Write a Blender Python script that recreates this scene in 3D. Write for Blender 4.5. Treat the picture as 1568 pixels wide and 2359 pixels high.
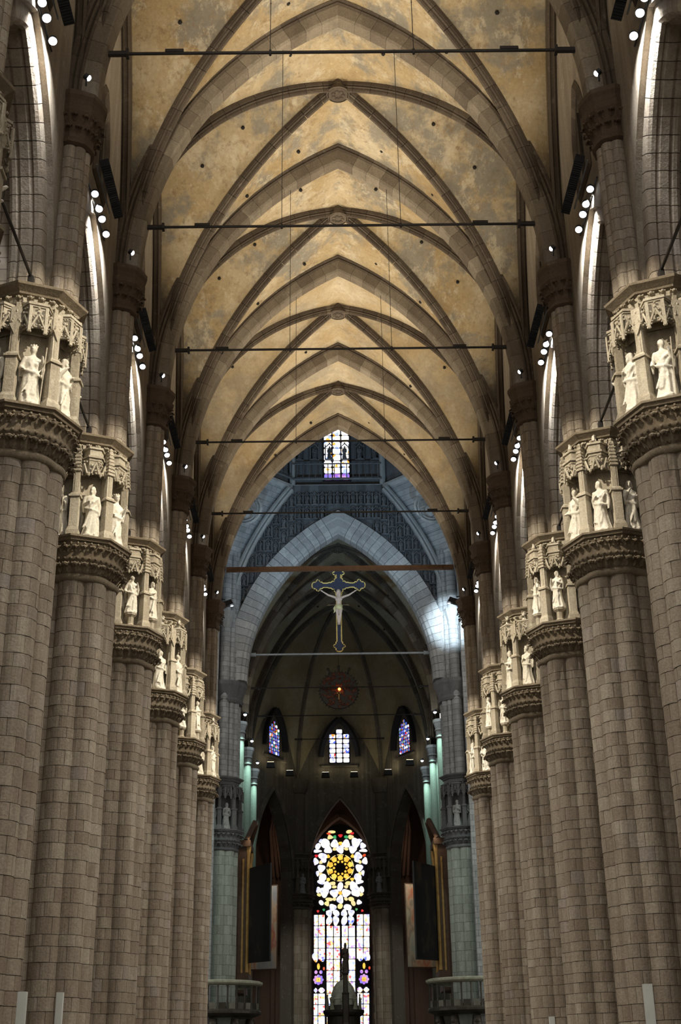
import bpy, math, random
from mathutils import Vector, Matrix
random.seed(7)
S = bpy.context.scene
for o in list(bpy.data.objects): bpy.data.objects.remove(o)
COL = S.collection
PI = math.pi

# ------------------------------------------------------------------ camera
FPX, PITCH, YAW, ROLL, CAMX, CAMZ = 2935.7, 0.4170, 0.0074, -0.0144, -0.5175, 1.6
fw = Vector((math.sin(YAW)*math.cos(PITCH), math.cos(YAW)*math.cos(PITCH), math.sin(PITCH)))
rt = Vector((math.cos(YAW), -math.sin(YAW), 0)); up = rt.cross(fw)
r2 = rt*math.cos(ROLL)+up*math.sin(ROLL); u2 = -rt*math.sin(ROLL)+up*math.cos(ROLL)
cd = bpy.data.cameras.new('camera'); cam = bpy.data.objects.new('camera', cd); COL.objects.link(cam)
cam.matrix_world = Matrix(((r2.x, u2.x, -fw.x, CAMX), (r2.y, u2.y, -fw.y, 0), (r2.z, u2.z, -fw.z, CAMZ), (0, 0, 0, 1)))
cd.sensor_fit = 'VERTICAL'; cd.sensor_height = 36; cd.lens = FPX/2359*36; cd.clip_start = .1; cd.clip_end = 500
S.camera = cam

# ------------------------------------------------------------------ world, exposure
W = bpy.data.worlds.new('world'); S.world = W; W.use_nodes = True
W.node_tree.nodes['Background'].inputs[0].default_value = (1.0, .95, .88, 1)
W.node_tree.nodes['Background'].inputs[1].default_value = 1.3
S.view_settings.view_transform = 'Standard'; S.view_settings.look = 'None'
S.cycles.max_bounces = 3; S.cycles.diffuse_bounces = 2; S.cycles.glossy_bounces = 1; S.cycles.transmission_bounces = 1; S.cycles.caustics_reflective = False
S.view_settings.exposure = 0.0; S.view_settings.gamma = 1.0; S.view_settings.use_curve_mapping = False

# ------------------------------------------------------------------ layout constants (metres)
BAY = 9.6; Y0 = 33.06
def YP(i): return Y0+BAY*i
AX = 9.6                                    # pier axis
ZN, ZL, ZC = 17.55, 19.0, 23.05             # shaft top, statue ledge, cornice top
ZS = 30.9                                   # vault springing
WO, HO = 8.7, 45.0                          # web half span, ridge
WI, HI = 8.05, 44.1                         # transverse arch intrados
def arch_R(w, h): return (w*w+h*h)/(2*w)
RO = arch_R(WO, HO-ZS); RI = arch_R(WI, HI-ZS)
def Tz(x, w=WO, R=RO):
    x = min(abs(x), w); return ZS+math.sqrt(max(0, R*R-(x+R-w)**2))

# ------------------------------------------------------------------ materials
def newmat(name):
    m = bpy.data.materials.new(name); m.use_nodes = True
    nt = m.node_tree; return m, nt, nt.nodes, nt.links, nt.nodes['Principled BSDF']
def ramp(N, stops):
    r = N.new('ShaderNodeValToRGB'); e = r.color_ramp.elements
    e[0].position, e[0].color = stops[0][0], (*stops[0][1], 1); e[1].position, e[1].color = stops[-1][0], (*stops[-1][1], 1)
    for p, c in stops[1:-1]:
        k = e.new(p); k.color = (*c, 1)
    return r
def noise(N, L, scale, detail=6, rough=.6, vec=None, stretch=None, world=True):
    n = N.new('ShaderNodeTexNoise'); n.inputs['Scale'].default_value = scale; n.inputs['Detail'].default_value = detail
    n.inputs['Roughness'].default_value = rough
    if world: g = N.new('ShaderNodeNewGeometry'); src = g.outputs['Position']
    else: g = N.new('ShaderNodeTexCoord'); src = g.outputs['Object']
    if stretch:
        mp = N.new('ShaderNodeMapping'); mp.inputs['Scale'].default_value = stretch; L.new(src, mp.inputs[0]); src = mp.outputs[0]
    L.new(src, n.inputs['Vector']); return n
def mixc(N, L, a, b, fac, mode='MIX'):
    m = N.new('ShaderNodeMix'); m.data_type = 'RGBA'; m.blend_type = mode
    for s, v in ((m.inputs[0], fac), (m.inputs[6], a), (m.inputs[7], b)):
        if hasattr(v, 'links') or isinstance(v, bpy.types.NodeSocket): L.new(v, s)
        elif isinstance(v, (int, float)): s.default_value = v
        else: s.default_value = (*v, 1)
    return m.outputs[2]
def bump(N, L, B, h, strength, dist=.05):
    b = N.new('ShaderNodeBump'); b.inputs['Strength'].default_value = strength; b.inputs['Distance'].default_value = dist
    L.new(h, b.inputs['Height']); L.new(b.outputs[0], B.inputs['Normal'])

def stone_mat(name, stops, stain=.5, stain_col=(.10, .075, .05), rough=.85, pale=(.5, .45, .36), bs=.5):
    """stone whose pieces vary one by one (object and island random), with stains and grain"""
    m, nt, N, L, B = newmat(name)
    oi = N.new('ShaderNodeObjectInfo'); ge = N.new('ShaderNodeNewGeometry')
    ad = N.new('ShaderNodeMath'); ad.operation = 'ADD'; L.new(oi.outputs['Random'], ad.inputs[0]); L.new(ge.outputs['Random Per Island'], ad.inputs[1])
    fr = N.new('ShaderNodeMath'); fr.operation = 'FRACT'; L.new(ad.outputs[0], fr.inputs[0])
    r = ramp(N, stops); L.new(fr.outputs[0], r.inputs[0])
    n1 = noise(N, L, .8, 5, .7, stretch=(1.5, 1.5, .13)); r1 = ramp(N, [(.42, (0, 0, 0)), (.72, (1, 1, 1))]); L.new(n1.outputs[0], r1.inputs[0])
    mu = N.new('ShaderNodeMath'); mu.operation = 'MULTIPLY'; mu.inputs[1].default_value = stain; L.new(r1.outputs[0], mu.inputs[0])
    c = mixc(N, L, r.outputs[0], stain_col, mu.outputs[0])
    n2 = noise(N, L, 2.2, 5, .7); r2_ = ramp(N, [(.58, (0, 0, 0)), (.8, (.55, .55, .55))]); L.new(n2.outputs[0], r2_.inputs[0])
    c = mixc(N, L, c, pale, r2_.outputs[0])
    n3 = noise(N, L, 14, 3, .7); r3 = ramp(N, [(.25, (.72, .72, .72)), (.75, (1.15, 1.15, 1.15))]); L.new(n3.outputs[0], r3.inputs[0])
    c = mixc(N, L, c, r3.outputs[0], 1.0, 'MULTIPLY')
    L.new(c, B.inputs['Base Color']); B.inputs['Roughness'].default_value = rough; B.inputs['Specular IOR Level'].default_value = .25
    bump(N, L, B, n3.outputs[0], bs, .03)
    return m
def plain(name, col, rough=.6, metal=0, vary=.25, scale=3, spec=.4):
    m, nt, N, L, B = newmat(name)
    n = noise(N, L, scale, 5, .6); r = ramp(N, [(.3, tuple(c*(1-vary) for c in col)), (.7, tuple(min(1, c*(1+vary)) for c in col))]); L.new(n.outputs[0], r.inputs[0])
    L.new(r.outputs[0], B.inputs['Base Color']); B.inputs['Roughness'].default_value = rough; B.inputs['Metallic'].default_value = metal
    B.inputs['Specular IOR Level'].default_value = spec
    return m
def emit(name, col, strength):
    m, nt, N, L, B = newmat(name); B.inputs['Base Color'].default_value = (0, 0, 0, 1)
    B.inputs['Emission Color'].default_value = (*col, 1); B.inputs['Emission Strength'].default_value = strength; m.cycles.emission_sampling = 'NONE'; return m

M = {}
M['block'] = stone_mat('pier_stone', [(0, (.27, .215, .16)), (.2, (.33, .27, .205)), (.45, (.355, .295, .225)), (.6, (.31, .26, .20)), (.8, (.38, .32, .245)), (.93, (.42, .365, .285)), (1, (.34, .29, .25))], stain=.8, stain_col=(.155, .12, .085))
M['mortar'] = plain('dark_mortar', (.10, .08, .058), .95)
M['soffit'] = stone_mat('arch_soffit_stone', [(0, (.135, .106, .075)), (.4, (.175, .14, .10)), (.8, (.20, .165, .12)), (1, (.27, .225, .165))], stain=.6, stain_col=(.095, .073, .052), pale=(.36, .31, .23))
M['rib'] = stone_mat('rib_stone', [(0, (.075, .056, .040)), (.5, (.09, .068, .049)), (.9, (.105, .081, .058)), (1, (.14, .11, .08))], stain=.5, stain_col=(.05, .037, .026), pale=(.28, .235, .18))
M['wall'] = stone_mat('wall_stone', [(0, (.24, .20, .15)), (.5, (.27, .225, .17)), (1, (.31, .26, .20))], stain=.45)
M['carved'] = stone_mat('carved_stone', [(0, (.39, .335, .245)), (.5, (.45, .39, .29)), (1, (.51, .45, .34))], stain=.6, stain_col=(.18, .135, .085), pale=(.6, .55, .44), bs=.6)
M['carved_shaded'] = stone_mat('carved_stone_shaded', [(0, (.20, .155, .10)), (.5, (.25, .20, .135)), (1, (.30, .245, .17))], stain=.6, stain_col=(.10, .075, .05), pale=(.5, .43, .32))  # darker copy of the carved stone, with the bell's shade in its colour
M['marble'] = stone_mat('statue_marble', [(0, (.64, .58, .46)), (.5, (.70, .64, .52)), (1, (.76, .71, .60))], stain=.35, stain_col=(.30, .23, .15), pale=(.8, .75, .65), rough=.6, bs=.3)
M['capital_brown'] = stone_mat('brown_capital_stone', [(0, (.10, .066, .042)), (1, (.13, .09, .06))], stain=.5, stain_col=(.08, .055, .036), pale=(.26, .2, .14))  # dark brown stone of the upper capitals
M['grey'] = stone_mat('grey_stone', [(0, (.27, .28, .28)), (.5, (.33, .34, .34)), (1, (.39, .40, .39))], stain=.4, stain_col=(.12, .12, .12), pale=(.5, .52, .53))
M['grey_dark'] = stone_mat('dark_grey_stone', [(0, (.10, .105, .11)), (.5, (.13, .135, .14)), (1, (.17, .175, .18))], stain=.5, stain_col=(.05, .05, .055), pale=(.24, .25, .26))  # darker grey for the crossing wall, drum and reliefs
M['green_lit_stone'] = stone_mat('green_light_tinted_stone', [(0, (.26, .29, .26)), (.5, (.31, .345, .31)), (1, (.36, .40, .36))], stain=.35, stain_col=(.14, .16, .14), pale=(.45, .5, .46))  # greenish light on the far piers and shafts is put into this colour
M['choir'] = stone_mat('choir_stone', [(0, (.115, .10, .083)), (.5, (.14, .122, .10)), (1, (.175, .152, .125))], stain=.5)
M['red_wall'] = stone_mat('red_brown_wall', [(0, (.17, .105, .08)), (1, (.21, .13, .10))], stain=.4, stain_col=(.06, .04, .03), pale=(.25, .17, .13))
# coursed ashlar for surfaces too far or too oblique to tell single stones apart
def ashlar(name, c1, c2, mort, sx=.55):
    m, nt, N, L, B = newmat(name)
    ge = N.new('ShaderNodeNewGeometry'); sp = N.new('ShaderNodeSeparateXYZ'); L.new(ge.outputs['Position'], sp.inputs[0])
    a = N.new('ShaderNodeMath'); a.operation = 'ADD'; L.new(sp.outputs[0], a.inputs[0]); L.new(sp.outputs[1], a.inputs[1])
    cb = N.new('ShaderNodeCombineXYZ'); L.new(a.outputs[0], cb.inputs[0]); L.new(sp.outputs[2], cb.inputs[1])
    b = N.new('ShaderNodeTexBrick'); L.new(cb.outputs[0], b.inputs['Vector']); b.inputs['Scale'].default_value = 1
    b.inputs['Brick Width'].default_value = sx*1.4; b.inputs['Row Height'].default_value = .42; b.inputs['Mortar Size'].default_value = .018
    b.inputs['Color1'].default_value = (*c1, 1); b.inputs['Color2'].default_value = (*c2, 1); b.inputs['Mortar'].default_value = (*mort, 1)
    n = noise(N, L, 1.3, 7, .65); r = ramp(N, [(.3, (.65, .65, .65)), (.75, (1.15, 1.15, 1.15))]); L.new(n.outputs[0], r.inputs[0])
    L.new(mixc(N, L, b.outputs[0], r.outputs[0], 1.0, 'MULTIPLY'), B.inputs['Base Color']); B.inputs['Roughness'].default_value = .9
    bump(N, L, B, b.outputs['Fac'], -.4, .03); return m
M['ashlar'] = ashlar('ashlar_wall', (.24, .195, .145), (.30, .25, .19), (.11, .085, .06))
M['ashlar_grey'] = ashlar('ashlar_grey_wall', (.26, .275, .28), (.34, .355, .36), (.14, .15, .155))
# old painted plaster of the vault: ochre wash with grey damp, flaked white and brown streaks
def plaster(name, age, ochre=(.36, .275, .16)):
    m, nt, N, L, B = newmat(name)
    n0 = noise(N, L, .24, 5, .62); r0 = ramp(N, [(.30, (ochre[0]*.74, ochre[1]*.66, ochre[2]*.55)), (.44, (ochre[0]*.97, ochre[1]*.94, ochre[2]*.86)), (.54, (ochre[0]*1.05, ochre[1]*1.07, ochre[2]*1.1)), (.68, (ochre[0]*1.3, ochre[1]*1.4, ochre[2]*1.62))]); L.new(n0.outputs[0], r0.inputs[0])
    c = r0.outputs[0]
    n1 = noise(N, L, .33, 7, .68); r1 = ramp(N, [(.49, (0, 0, 0)), (.57, (age*.85,)*3), (.8, (age,)*3)]); L.new(n1.outputs[0], r1.inputs[0])
    c = mixc(N, L, c, (.195, .18, .15), r1.outputs[0])
    n2 = noise(N, L, .9, 7, .75, stretch=(1, 1, .6)); r2_ = ramp(N, [(.53, (0, 0, 0)), (.60, (age*.75,)*3)]); L.new(n2.outputs[0], r2_.inputs[0])
    c = mixc(N, L, c, (.47, .40, .285), r2_.outputs[0])
    n3 = noise(N, L, 1.6, 6, .8, stretch=(1.2, 1.2, .7)); r3 = ramp(N, [(.54, (0, 0, 0)), (.66, (age*.8,)*3)]); L.new(n3.outputs[0], r3.inputs[0])
    c = mixc(N, L, c, (.22, .145, .075), r3.outputs[0])
    n5 = noise(N, L, 2.6, 6, .85, stretch=(1, 1, .55)); r5 = ramp(N, [(.30, (age*.75,)*3), (.44, (0, 0, 0)), (.56, (0, 0, 0)), (.70, (age*.6,)*3)]); L.new(n5.outputs[0], r5.inputs[0])
    r6 = ramp(N, [(.45, (.16, .125, .08)), (.55, (.55, .48, .35))]); L.new(n5.outputs[0], r6.inputs[0])
    c = mixc(N, L, c, r6.outputs[0], r5.outputs[0])
    n4 = noise(N, L, 6, 4, .75); r4 = ramp(N, [(.3, (.86, .86, .86)), (.7, (1.1, 1.1, 1.1))]); L.new(n4.outputs[0], r4.inputs[0])
    c = mixc(N, L, c, r4.outputs[0], 1.0, 'MULTIPLY')
    L.new(c, B.inputs['Base Color']); B.inputs['Roughness'].default_value = .9; B.inputs['Specular IOR Level'].default_value = .2
    bump(N, L, B, n2.outputs[0], .25, .05); return m
M['plaster'] = plaster('old_ochre_plaster', .95)
M['plaster_new'] = plaster('cleaner_ochre_plaster', .45, (.38, .295, .18))
M['plaster_shaded'] = plaster('shaded_choir_plaster', .25, (.27, .23, .155))  # darker copy of the nave plaster; choir shade is put into its colour
M['iron'] = plain('dark_iron', (.035, .03, .027), .6, .3)
M['steel'] = plain('grey_steel', (.30, .33, .36), .5, .3)
M['wood'] = plain('brown_beam_wood', (.13, .075, .045), .8)
M['black'] = plain('black_lamp_housing', (.012, .014, .017), .55)
M['hole'] = plain('vent_hole_shade', (.012, .010, .008), .95)  # near-black colour paints the shade inside a hole onto a solid ball
M['white_paint'] = plain('white_loudspeaker_paint', (.62, .64, .60), .6, vary=.06)
M['gold'] = plain('gilt_edge', (.62, .46, .15), .42, .35)
M['blue_field'] = plain('dark_blue_field', (.02, .026, .05), .6)
M['flesh'] = plain('painted_flesh', (.52, .40, .32), .6, vary=.12)
M['cloth'] = plain('gilt_loincloth', (.52, .47, .24), .6)
M['bronze'] = plain('dark_bronze', (.05, .045, .036), .5, .4)
M['bronze_light'] = plain('verdigris_stone', (.30, .31, .24), .7)
M['bronze_mid'] = plain('grey_bronze', (.13, .13, .105), .6)
M['dome_grey'] = plain('pale_dome_stone', (.42, .45, .39), .7)
M['case_wood'] = plain('organ_case_wood', (.07, .038, .022), .6)
M['case_gold'] = plain('organ_case_gilding', (.36, .22, .07), .5, .3)
M['red_gold'] = plain('dark_red_gilding', (.13, .04, .02), .6, .1, .6, 4)
M['dark_glass'] = plain('dark_leaded_glass', (.014, .014, .015), .35)
M['lead'] = plain('dark_tracery', (.012, .011, .013), .8)
M['floor'] = ashlar('floor_stone', (.30, .25, .21), (.22, .19, .17), (.15, .13, .11), 1.2)
M['lamp'] = emit('lamp_lens', (.84, .89, 1.0), 7)
M['lamp_warm'] = emit('small_warm_lamp', (1.0, .85, .55), 9)
M['lamp_red'] = emit('sanctuary_lamp', (1.0, .22, .03), 14)
# stained glass, backlit by the day
def glass(name, stops, strength, scale=2.2):
    m, nt, N, L, B = newmat(name)
    v = N.new('ShaderNodeTexVoronoi'); v.inputs['Scale'].default_value = scale
    g = N.new('ShaderNodeNewGeometry'); L.new(g.outputs['Position'], v.inputs['Vector'])
    s = N.new('ShaderNodeSeparateColor'); L.new(v.outputs['Color'], s.inputs[0])
    r = ramp(N, stops); r.color_ramp.interpolation = 'CONSTANT'; L.new(s.outputs[0], r.inputs[0])
    B.inputs['Base Color'].default_value = (.02, .02, .02, 1); B.inputs['Roughness'].default_value = .2
    L.new(r.outputs[0], B.inputs['Emission Color']); B.inputs['Emission Strength'].default_value = strength; m.cycles.emission_sampling = 'NONE'; return m
WHT, BLU, RED, ORG, GRN, VIO, YEL = (1, .97, .95), (.10, .16, .95), (.85, .03, .04), (1, .42, .06), (.05, .5, .16), (.45, .18, .85), (1, .68, .12)
M['g_white'] = glass('stained_glass_pale', [(0, WHT), (.48, (.72, .78, 1)), (.58, (1, .84, .55)), (.68, (.45, .55, 1)), (.75, (1, .6, .22)), (.84, (.95, .9, .8)), (.91, (.5, .3, .75)), (.955, (.85, .12, .1))], 1.5, 4.6)
M['g_tracery'] = glass('stained_glass_tracery', [(0, WHT), (.5, (.82, .84, 1)), (.7, (.55, .56, .95)), (.84, (.9, .75, .95)), (.93, (1, .9, .75))], 1.35, 3.4)
M['g_amber'] = glass('stained_glass_amber', [(0, (1, .55, .06)), (.4, (1, .66, .1)), (.8, (1, .45, .04))], 1.25)
M['g_yellow'] = glass('stained_glass_yellow', [(0, (1, .8, .3)), (.5, (.95, .75, .35))], 1.1)
M['g_red'] = glass('stained_glass_red', [(0, RED), (.6, (.9, .12, .03))], .9)
M['g_green'] = glass('stained_glass_green', [(0, GRN), (.6, (.15, .6, .2))], .8)
M['g_violet'] = glass('stained_glass_violet', [(0, VIO), (.4, (.3, .25, .95)), (.7, (.75, .4, .8))], 1.0, 3)
M['g_blue'] = glass('stained_glass_blue', [(0, BLU), (.3, (.35, .45, 1)), (.5, WHT), (.62, RED), (.72, BLU), (.86, ORG), (.93, GRN)], .6, 5.5)
M['g_mixed'] = glass('stained_glass_mixed', [(0, WHT), (.35, (.55, .65, 1)), (.55, BLU), (.72, WHT), (.86, ORG), (.94, RED)], 1.2, 4.5)
M['g_dome'] = glass('stained_glass_dome', [(0, WHT), (.55, (.78, .82, 1)), (.72, (1, .9, .6)), (.84, ORG), (.92, (.35, .45, 1))], 1.7, 3.8)

# ------------------------------------------------------------------ mesh helpers
def mesh(name, v, f, mat, smooth=False):
    me = bpy.data.meshes.new(name); me.from_pydata([tuple(p) for p in v], [], f)
    me.materials.append(M[mat] if isinstance(mat, str) else mat)
    if smooth: me.polygons.foreach_set('use_smooth', [True]*len(f))
    me.update(); return me
def put(name, me, parent=None, loc=(0, 0, 0), rot=(0, 0, 0), scale=(1, 1, 1)):
    o = bpy.data.objects.new(name, me); COL.objects.link(o)
    if parent is not None: o.parent = parent
    o.location = loc; o.rotation_euler = rot; o.scale = scale; return o
def tag(o, label=None, cat=None, group=None, kind=None):
    for k, v in (('label', label), ('category', cat), ('group', group), ('kind', kind)):
        if v: o[k] = v
    return o
def empty(name, loc=(0, 0, 0), rz=0, **k):
    o = put(name, None, None, loc, (0, 0, rz)); o.empty_display_size = .2; return tag(o, **k)
class MB:
    def __init__(s): s.v, s.f = [], []
    def add(s, v, f, mat=None):
        n = len(s.v); s.v += [Vector(p) if mat is None else mat @ Vector(p) for p in v]; s.f += [tuple(i+n for i in q) for q in f]; return s
    def box(s, c, d, rz=0, taper=1.0):
        x, y, z = d[0]/2, d[1]/2, d[2]/2
        v = [(-x, -y, -z), (x, -y, -z), (x, y, -z), (-x, y, -z)]+[(a*taper, b*taper, z) for a, b in ((-x, -y), (x, -y), (x, y), (-x, y))]
        f = [(0, 3, 2, 1), (4, 5, 6, 7), (0, 1, 5, 4), (1, 2, 6, 5), (2, 3, 7, 6), (3, 0, 4, 7)]
        return s.add(v, f, Matrix.Translation(c) @ Matrix.Rotation(rz, 4, 'Z'))
    def lathe(s, prof, n=16, c=(0, 0, 0), a0=0, a1=2*PI, ph=0, rad=None, capb=True, capt=True):
        full = abs(a1-a0-2*PI) < 1e-6; m = n if full else n+1; v = []
        for r, z in prof:
            for k in range(m):
                a = a0+(a1-a0)*k/n+ph; q = r*(rad(a) if rad else 1)
                v.append((c[0]+q*math.cos(a), c[1]+q*math.sin(a), c[2]+z))
        f = []
        for i in range(len(prof)-1):
            for k in range(n):
                b = (k+1) % m if full else k+1
                f.append((i*m+k, i*m+b, (i+1)*m+b, (i+1)*m+k))
        if capb: f.append(tuple(reversed(range(m))))
        if capt: f.append(tuple((len(prof)-1)*m+k for k in range(m)))
        return s.add(v, f)
    def tube(s, pts, r, n=6, r1=None):
        pts = [Vector(p) for p in pts]; v = []; L = len(pts)
        for i, p in enumerate(pts):
            t = (pts[min(i+1, L-1)]-pts[max(i-1, 0)]).normalized(); a = t.orthogonal().normalized(); b = t.cross(a)
            q = r if r1 is None else r+(r1-r)*i/max(1, L-1)
            if isinstance(r, (list, tuple)): q = r[i]
            v += [p+q*(a*math.cos(2*PI*k/n)+b*math.sin(2*PI*k/n)) for k in range(n)]
        f = [(i*n+k, i*n+(k+1) % n, (i+1)*n+(k+1) % n, (i+1)*n+k) for i in range(L-1) for k in range(n)]
        f += [tuple(reversed(range(n))), tuple((L-1)*n+k for k in range(n))]
        return s.add(v, f)
    def ball(s, c, r, n=8, m=5, rot=None):
        r = r if isinstance(r, (tuple, list)) else (r, r, r); v = [(0, 0, -r[2])]; f = []
        for i in range(1, m):
            p = -PI/2+PI*i/m
            v += [(r[0]*math.cos(p)*math.cos(2*PI*k/n), r[1]*math.cos(p)*math.sin(2*PI*k/n), r[2]*math.sin(p)) for k in range(n)]
        v.append((0, 0, r[2])); t = len(v)-1
        for k in range(n):
            f.append((0, 1+(k+1) % n, 1+k)); f.append((t, t-n+k, t-n+(k+1) % n))
            for i in range(m-2):
                a = 1+i*n; f.append((a+k, a+(k+1) % n, a+n+(k+1) % n, a+n+k))
        return s.add(v, f, Matrix.Translation(c) @ (rot or Matrix()))
    def prism(s, poly, z0, z1, mat=None):
        """poly in local xy, extruded along z"""
        n = len(poly); v = [(x, y, z0) for x, y in poly]+[(x, y, z1) for x, y in poly]
        f = [tuple(reversed(range(n))), tuple(range(n, 2*n))]+[(k, (k+1) % n, n+(k+1) % n, n+k) for k in range(n)]
        return s.add(v, f, mat)
    def me(s, name, mat, smooth=False): return mesh(name, s.v, s.f, mat, smooth)
    def build(s, name, mat, parent=None, loc=(0, 0, 0), rot=(0, 0, 0), smooth=False):
        return put(name, s.me(name, mat, smooth), parent, loc, rot)
def sweep(frames, prof, closed_prof=False):
    """frames: list of (P, B, N); prof: (b, n) pairs -> MB with end caps"""
    m = MB(); k = len(prof); v = [P+B*b+N*n for P, B, N in frames for b, n in prof]; f = []
    for i in range(len(frames)-1):
        for j in range(k if closed_prof else k-1):
            a, b = i*k+j, i*k+(j+1) % k; f.append((a, b, b+k, a+k))
    f += [tuple(range(k)), tuple(reversed(range((len(frames)-1)*k, len(frames)*k)))]
    return m.add(v, f)
def pieces(fr, prof, n, sub, gap):
    """cut a swept curve fr(t), t in 0..1, into n voussoirs"""
    out = []
    for i in range(n):
        t0, t1 = i/n+gap/2, ((i+1)/n-gap/2 if i < n-1 else 1)
        out.append(sweep([fr(t0+(t1-t0)*j/sub) for j in range(sub+1)], prof, True))
    return out
def pointed(w, h, t):
    """half a pointed arch: t=0 at the springing (w,0), t=1 at the apex (0,h); gives x, z, outward normal"""
    R = arch_R(w, h); a = math.asin(min(1, h/R))*t if R >= w else 0
    amax = math.atan2(h, R-w); a = amax*t
    return (w-R+R*math.cos(a), R*math.sin(a), math.cos(a), math.sin(a))
def wall_with_arch(plane, half, z0, z1, w, h, zsp, th, n=14):
    """a wall slab in local (u, z) with a pointed opening; plane(u, d, z) maps to the room, d is depth"""
    m = MB(); R_ = [pointed(w, h, i/n) for i in range(n+1)]
    arc = [(-p[0], zsp+p[1]) for p in R_]+[(p[0], zsp+p[1]) for p in reversed(R_[:-1])]
    for s0, d in ((1, 0), (-1, th)):
        for (a, b) in zip(arc[:-1], arc[1:]):
            q = [plane(a[0], d, a[1]), plane(b[0], d, b[1]), plane(b[0], d, z1), plane(a[0], d, z1)]
            m.add(q, [(0, 1, 2, 3) if s0 > 0 else (3, 2, 1, 0)])
        for sg in (-1, 1):
            q = [plane(sg*w, d, z0), plane(sg*half, d, z0), plane(sg*half, d, z1), plane(sg*w, d, z1)]
            m.add(q, [(0, 1, 2, 3)])
    for (a, b) in zip(arc[:-1], arc[1:]):
        m.add([plane(a[0], 0, a[1]), plane(b[0], 0, b[1]), plane(b[0], th, b[1]), plane(a[0], th, a[1])], [(0, 1, 2, 3)])
    for sg in (-1, 1):
        if z0 < zsp: m.add([plane(sg*w, 0, z0), plane(sg*w, 0, zsp), plane(sg*w, th, zsp), plane(sg*w, th, z0)], [(0, 1, 2, 3)])
    return m
def light(name, kind, loc, target, power, col=(1, 1, 1), size=.3, size_y=None, spot=None, blend=.5, parent=None, spread=None):
    l = bpy.data.lights.new(name, kind); l.energy = power; l.color = col
    if kind == 'AREA':
        l.size = size
        if size_y: l.shape = 'RECTANGLE'; l.size_y = size_y
        if spread: l.spread = math.radians(spread)
    elif kind == 'SPOT': l.spot_size = math.radians(spot); l.spot_blend = blend; l.shadow_soft_size = size
    else: l.shadow_soft_size = size
    o = bpy.data.objects.new(name, l); COL.objects.link(o)
    o.location = loc; d = Vector(target)-Vector(loc); o.rotation_euler = d.to_track_quat('-Z', 'Y').to_euler()
    return o
ORD = ['nearest', 'second', 'third', 'fourth', 'fifth', 'sixth', 'seventh', 'eighth']

# ================================================================== SETTING
floor = MB().box((0, 60, -.15), (60, 200, .3)).build('floor', 'floor'); tag(floor, kind='structure')
ceiling = empty('ceiling', kind='structure')

# ---- vault: webs, ribs, arches
HB = BAY/2
def web_meshes(mat, n=20, m=8):
    out = []
    ts = [pointed(WO, HO-ZS, i/n)[0] for i in range(n+1)]
    for sy in (-1, 1):                       # front and back cells: barrel along the nave
        v, f = [], []
        xs = ts+[-x for x in reversed(ts[:-1])]
        for x in xs:
            for j in range(m+1):
                y0 = HB*abs(x)/WO; y = y0+(HB-y0)*j/m; v.append((x, sy*y, Tz(x)))
        for i in range(len(xs)-1):
            for j in range(m): a = i*(m+1)+j; f.append((a, a+1, a+m+2, a+m+1))
        out.append(mesh('vault_web', v, f, mat, True))
    for sx in (-1, 1):                       # side cells
        v, f = [], []
        ys = [x*HB/WO for x in ts]; ys = ys+[-y for y in reversed(ys[:-1])]
        for y in ys:
            for j in range(m+1):
                x0 = WO*abs(y)/HB; x = x0+(9.0-x0)*j/m; v.append((sx*x, y, Tz(y*WO/HB)))
        for i in range(len(ys)-1):
            for j in range(m): a = i*(m+1)+j; f.append((a, a+1, a+m+2, a+m+1))
        out.append(mesh('vault_web', v, f, mat, True))
    return out
WEB = {k: web_meshes(k) for k in ('plaster', 'plaster_new', 'plaster_shaded')}
TPROF = [(-.66, 1.0), (-.66, .88), (-.56, .82), (-.62, .74), (-.5, .67), (-.55, .59), (-.46, .52), (-.36, .08), (-.28, 0), (.28, 0), (.36, .08), (.46, .52), (.55, .59), (.5, .67), (.62, .74), (.56, .82), (.66, .88), (.66, 1.0)]
RPROF = [(b_*.78, n_*.88) for b_, n_ in [(-.27, .1), (-.27, -.14), (-.17, -.16), (-.23, -.25), (-.12, -.28), (-.12, -.36), (-.06, -.46), (.06, -.46), (.12, -.36), (.12, -.28), (.23, -.25), (.17, -.16), (.27, -.14), (.27, .1)]]
def trans_fr(sg, w=WI, h=HI-ZS, zs=ZS):
    def fr(t):
        x, z, nx, nz = pointed(w, h, t)
        if t > .9999: nx, nz = 0, 1/nz
        return Vector((sg*x, 0, zs+z)), Vector((0, 1, 0)), Vector((sg*nx, 0, nz))
    return fr
def diag_fr(sx, sy):
    pl = Vector((sx*WO, sy*HB, 0)).normalized(); Bv = Vector((-pl.y, pl.x, 0))
    def P(t):
        x, z, _, _ = pointed(WO, HO-ZS, t); return Vector((sx*x, sy*HB*x/WO, ZS+z))
    def fr(t):
        T = (P(min(1, t+.01))-P(max(0, t-.01))).normalized(); Nn = Bv.cross(T)
        if Nn.dot(Vector((sx*.7, sy*.7, .6))) < 0: Nn = -Nn
        return P(t), Bv, Nn
    return fr
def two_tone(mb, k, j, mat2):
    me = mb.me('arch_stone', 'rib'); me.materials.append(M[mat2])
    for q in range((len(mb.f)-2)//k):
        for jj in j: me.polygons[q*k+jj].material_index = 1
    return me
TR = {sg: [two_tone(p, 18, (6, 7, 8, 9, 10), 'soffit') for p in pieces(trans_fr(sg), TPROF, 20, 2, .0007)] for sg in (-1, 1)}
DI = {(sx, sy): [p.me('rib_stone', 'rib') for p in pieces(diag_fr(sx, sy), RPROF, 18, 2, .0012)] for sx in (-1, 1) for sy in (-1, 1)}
bm_ = MB(); bm_.lathe([(.16, -.1), (.46, -.1), (.5, -.02), (.5, .12), (.42, .2), (.42, .5)], 20)
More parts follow.
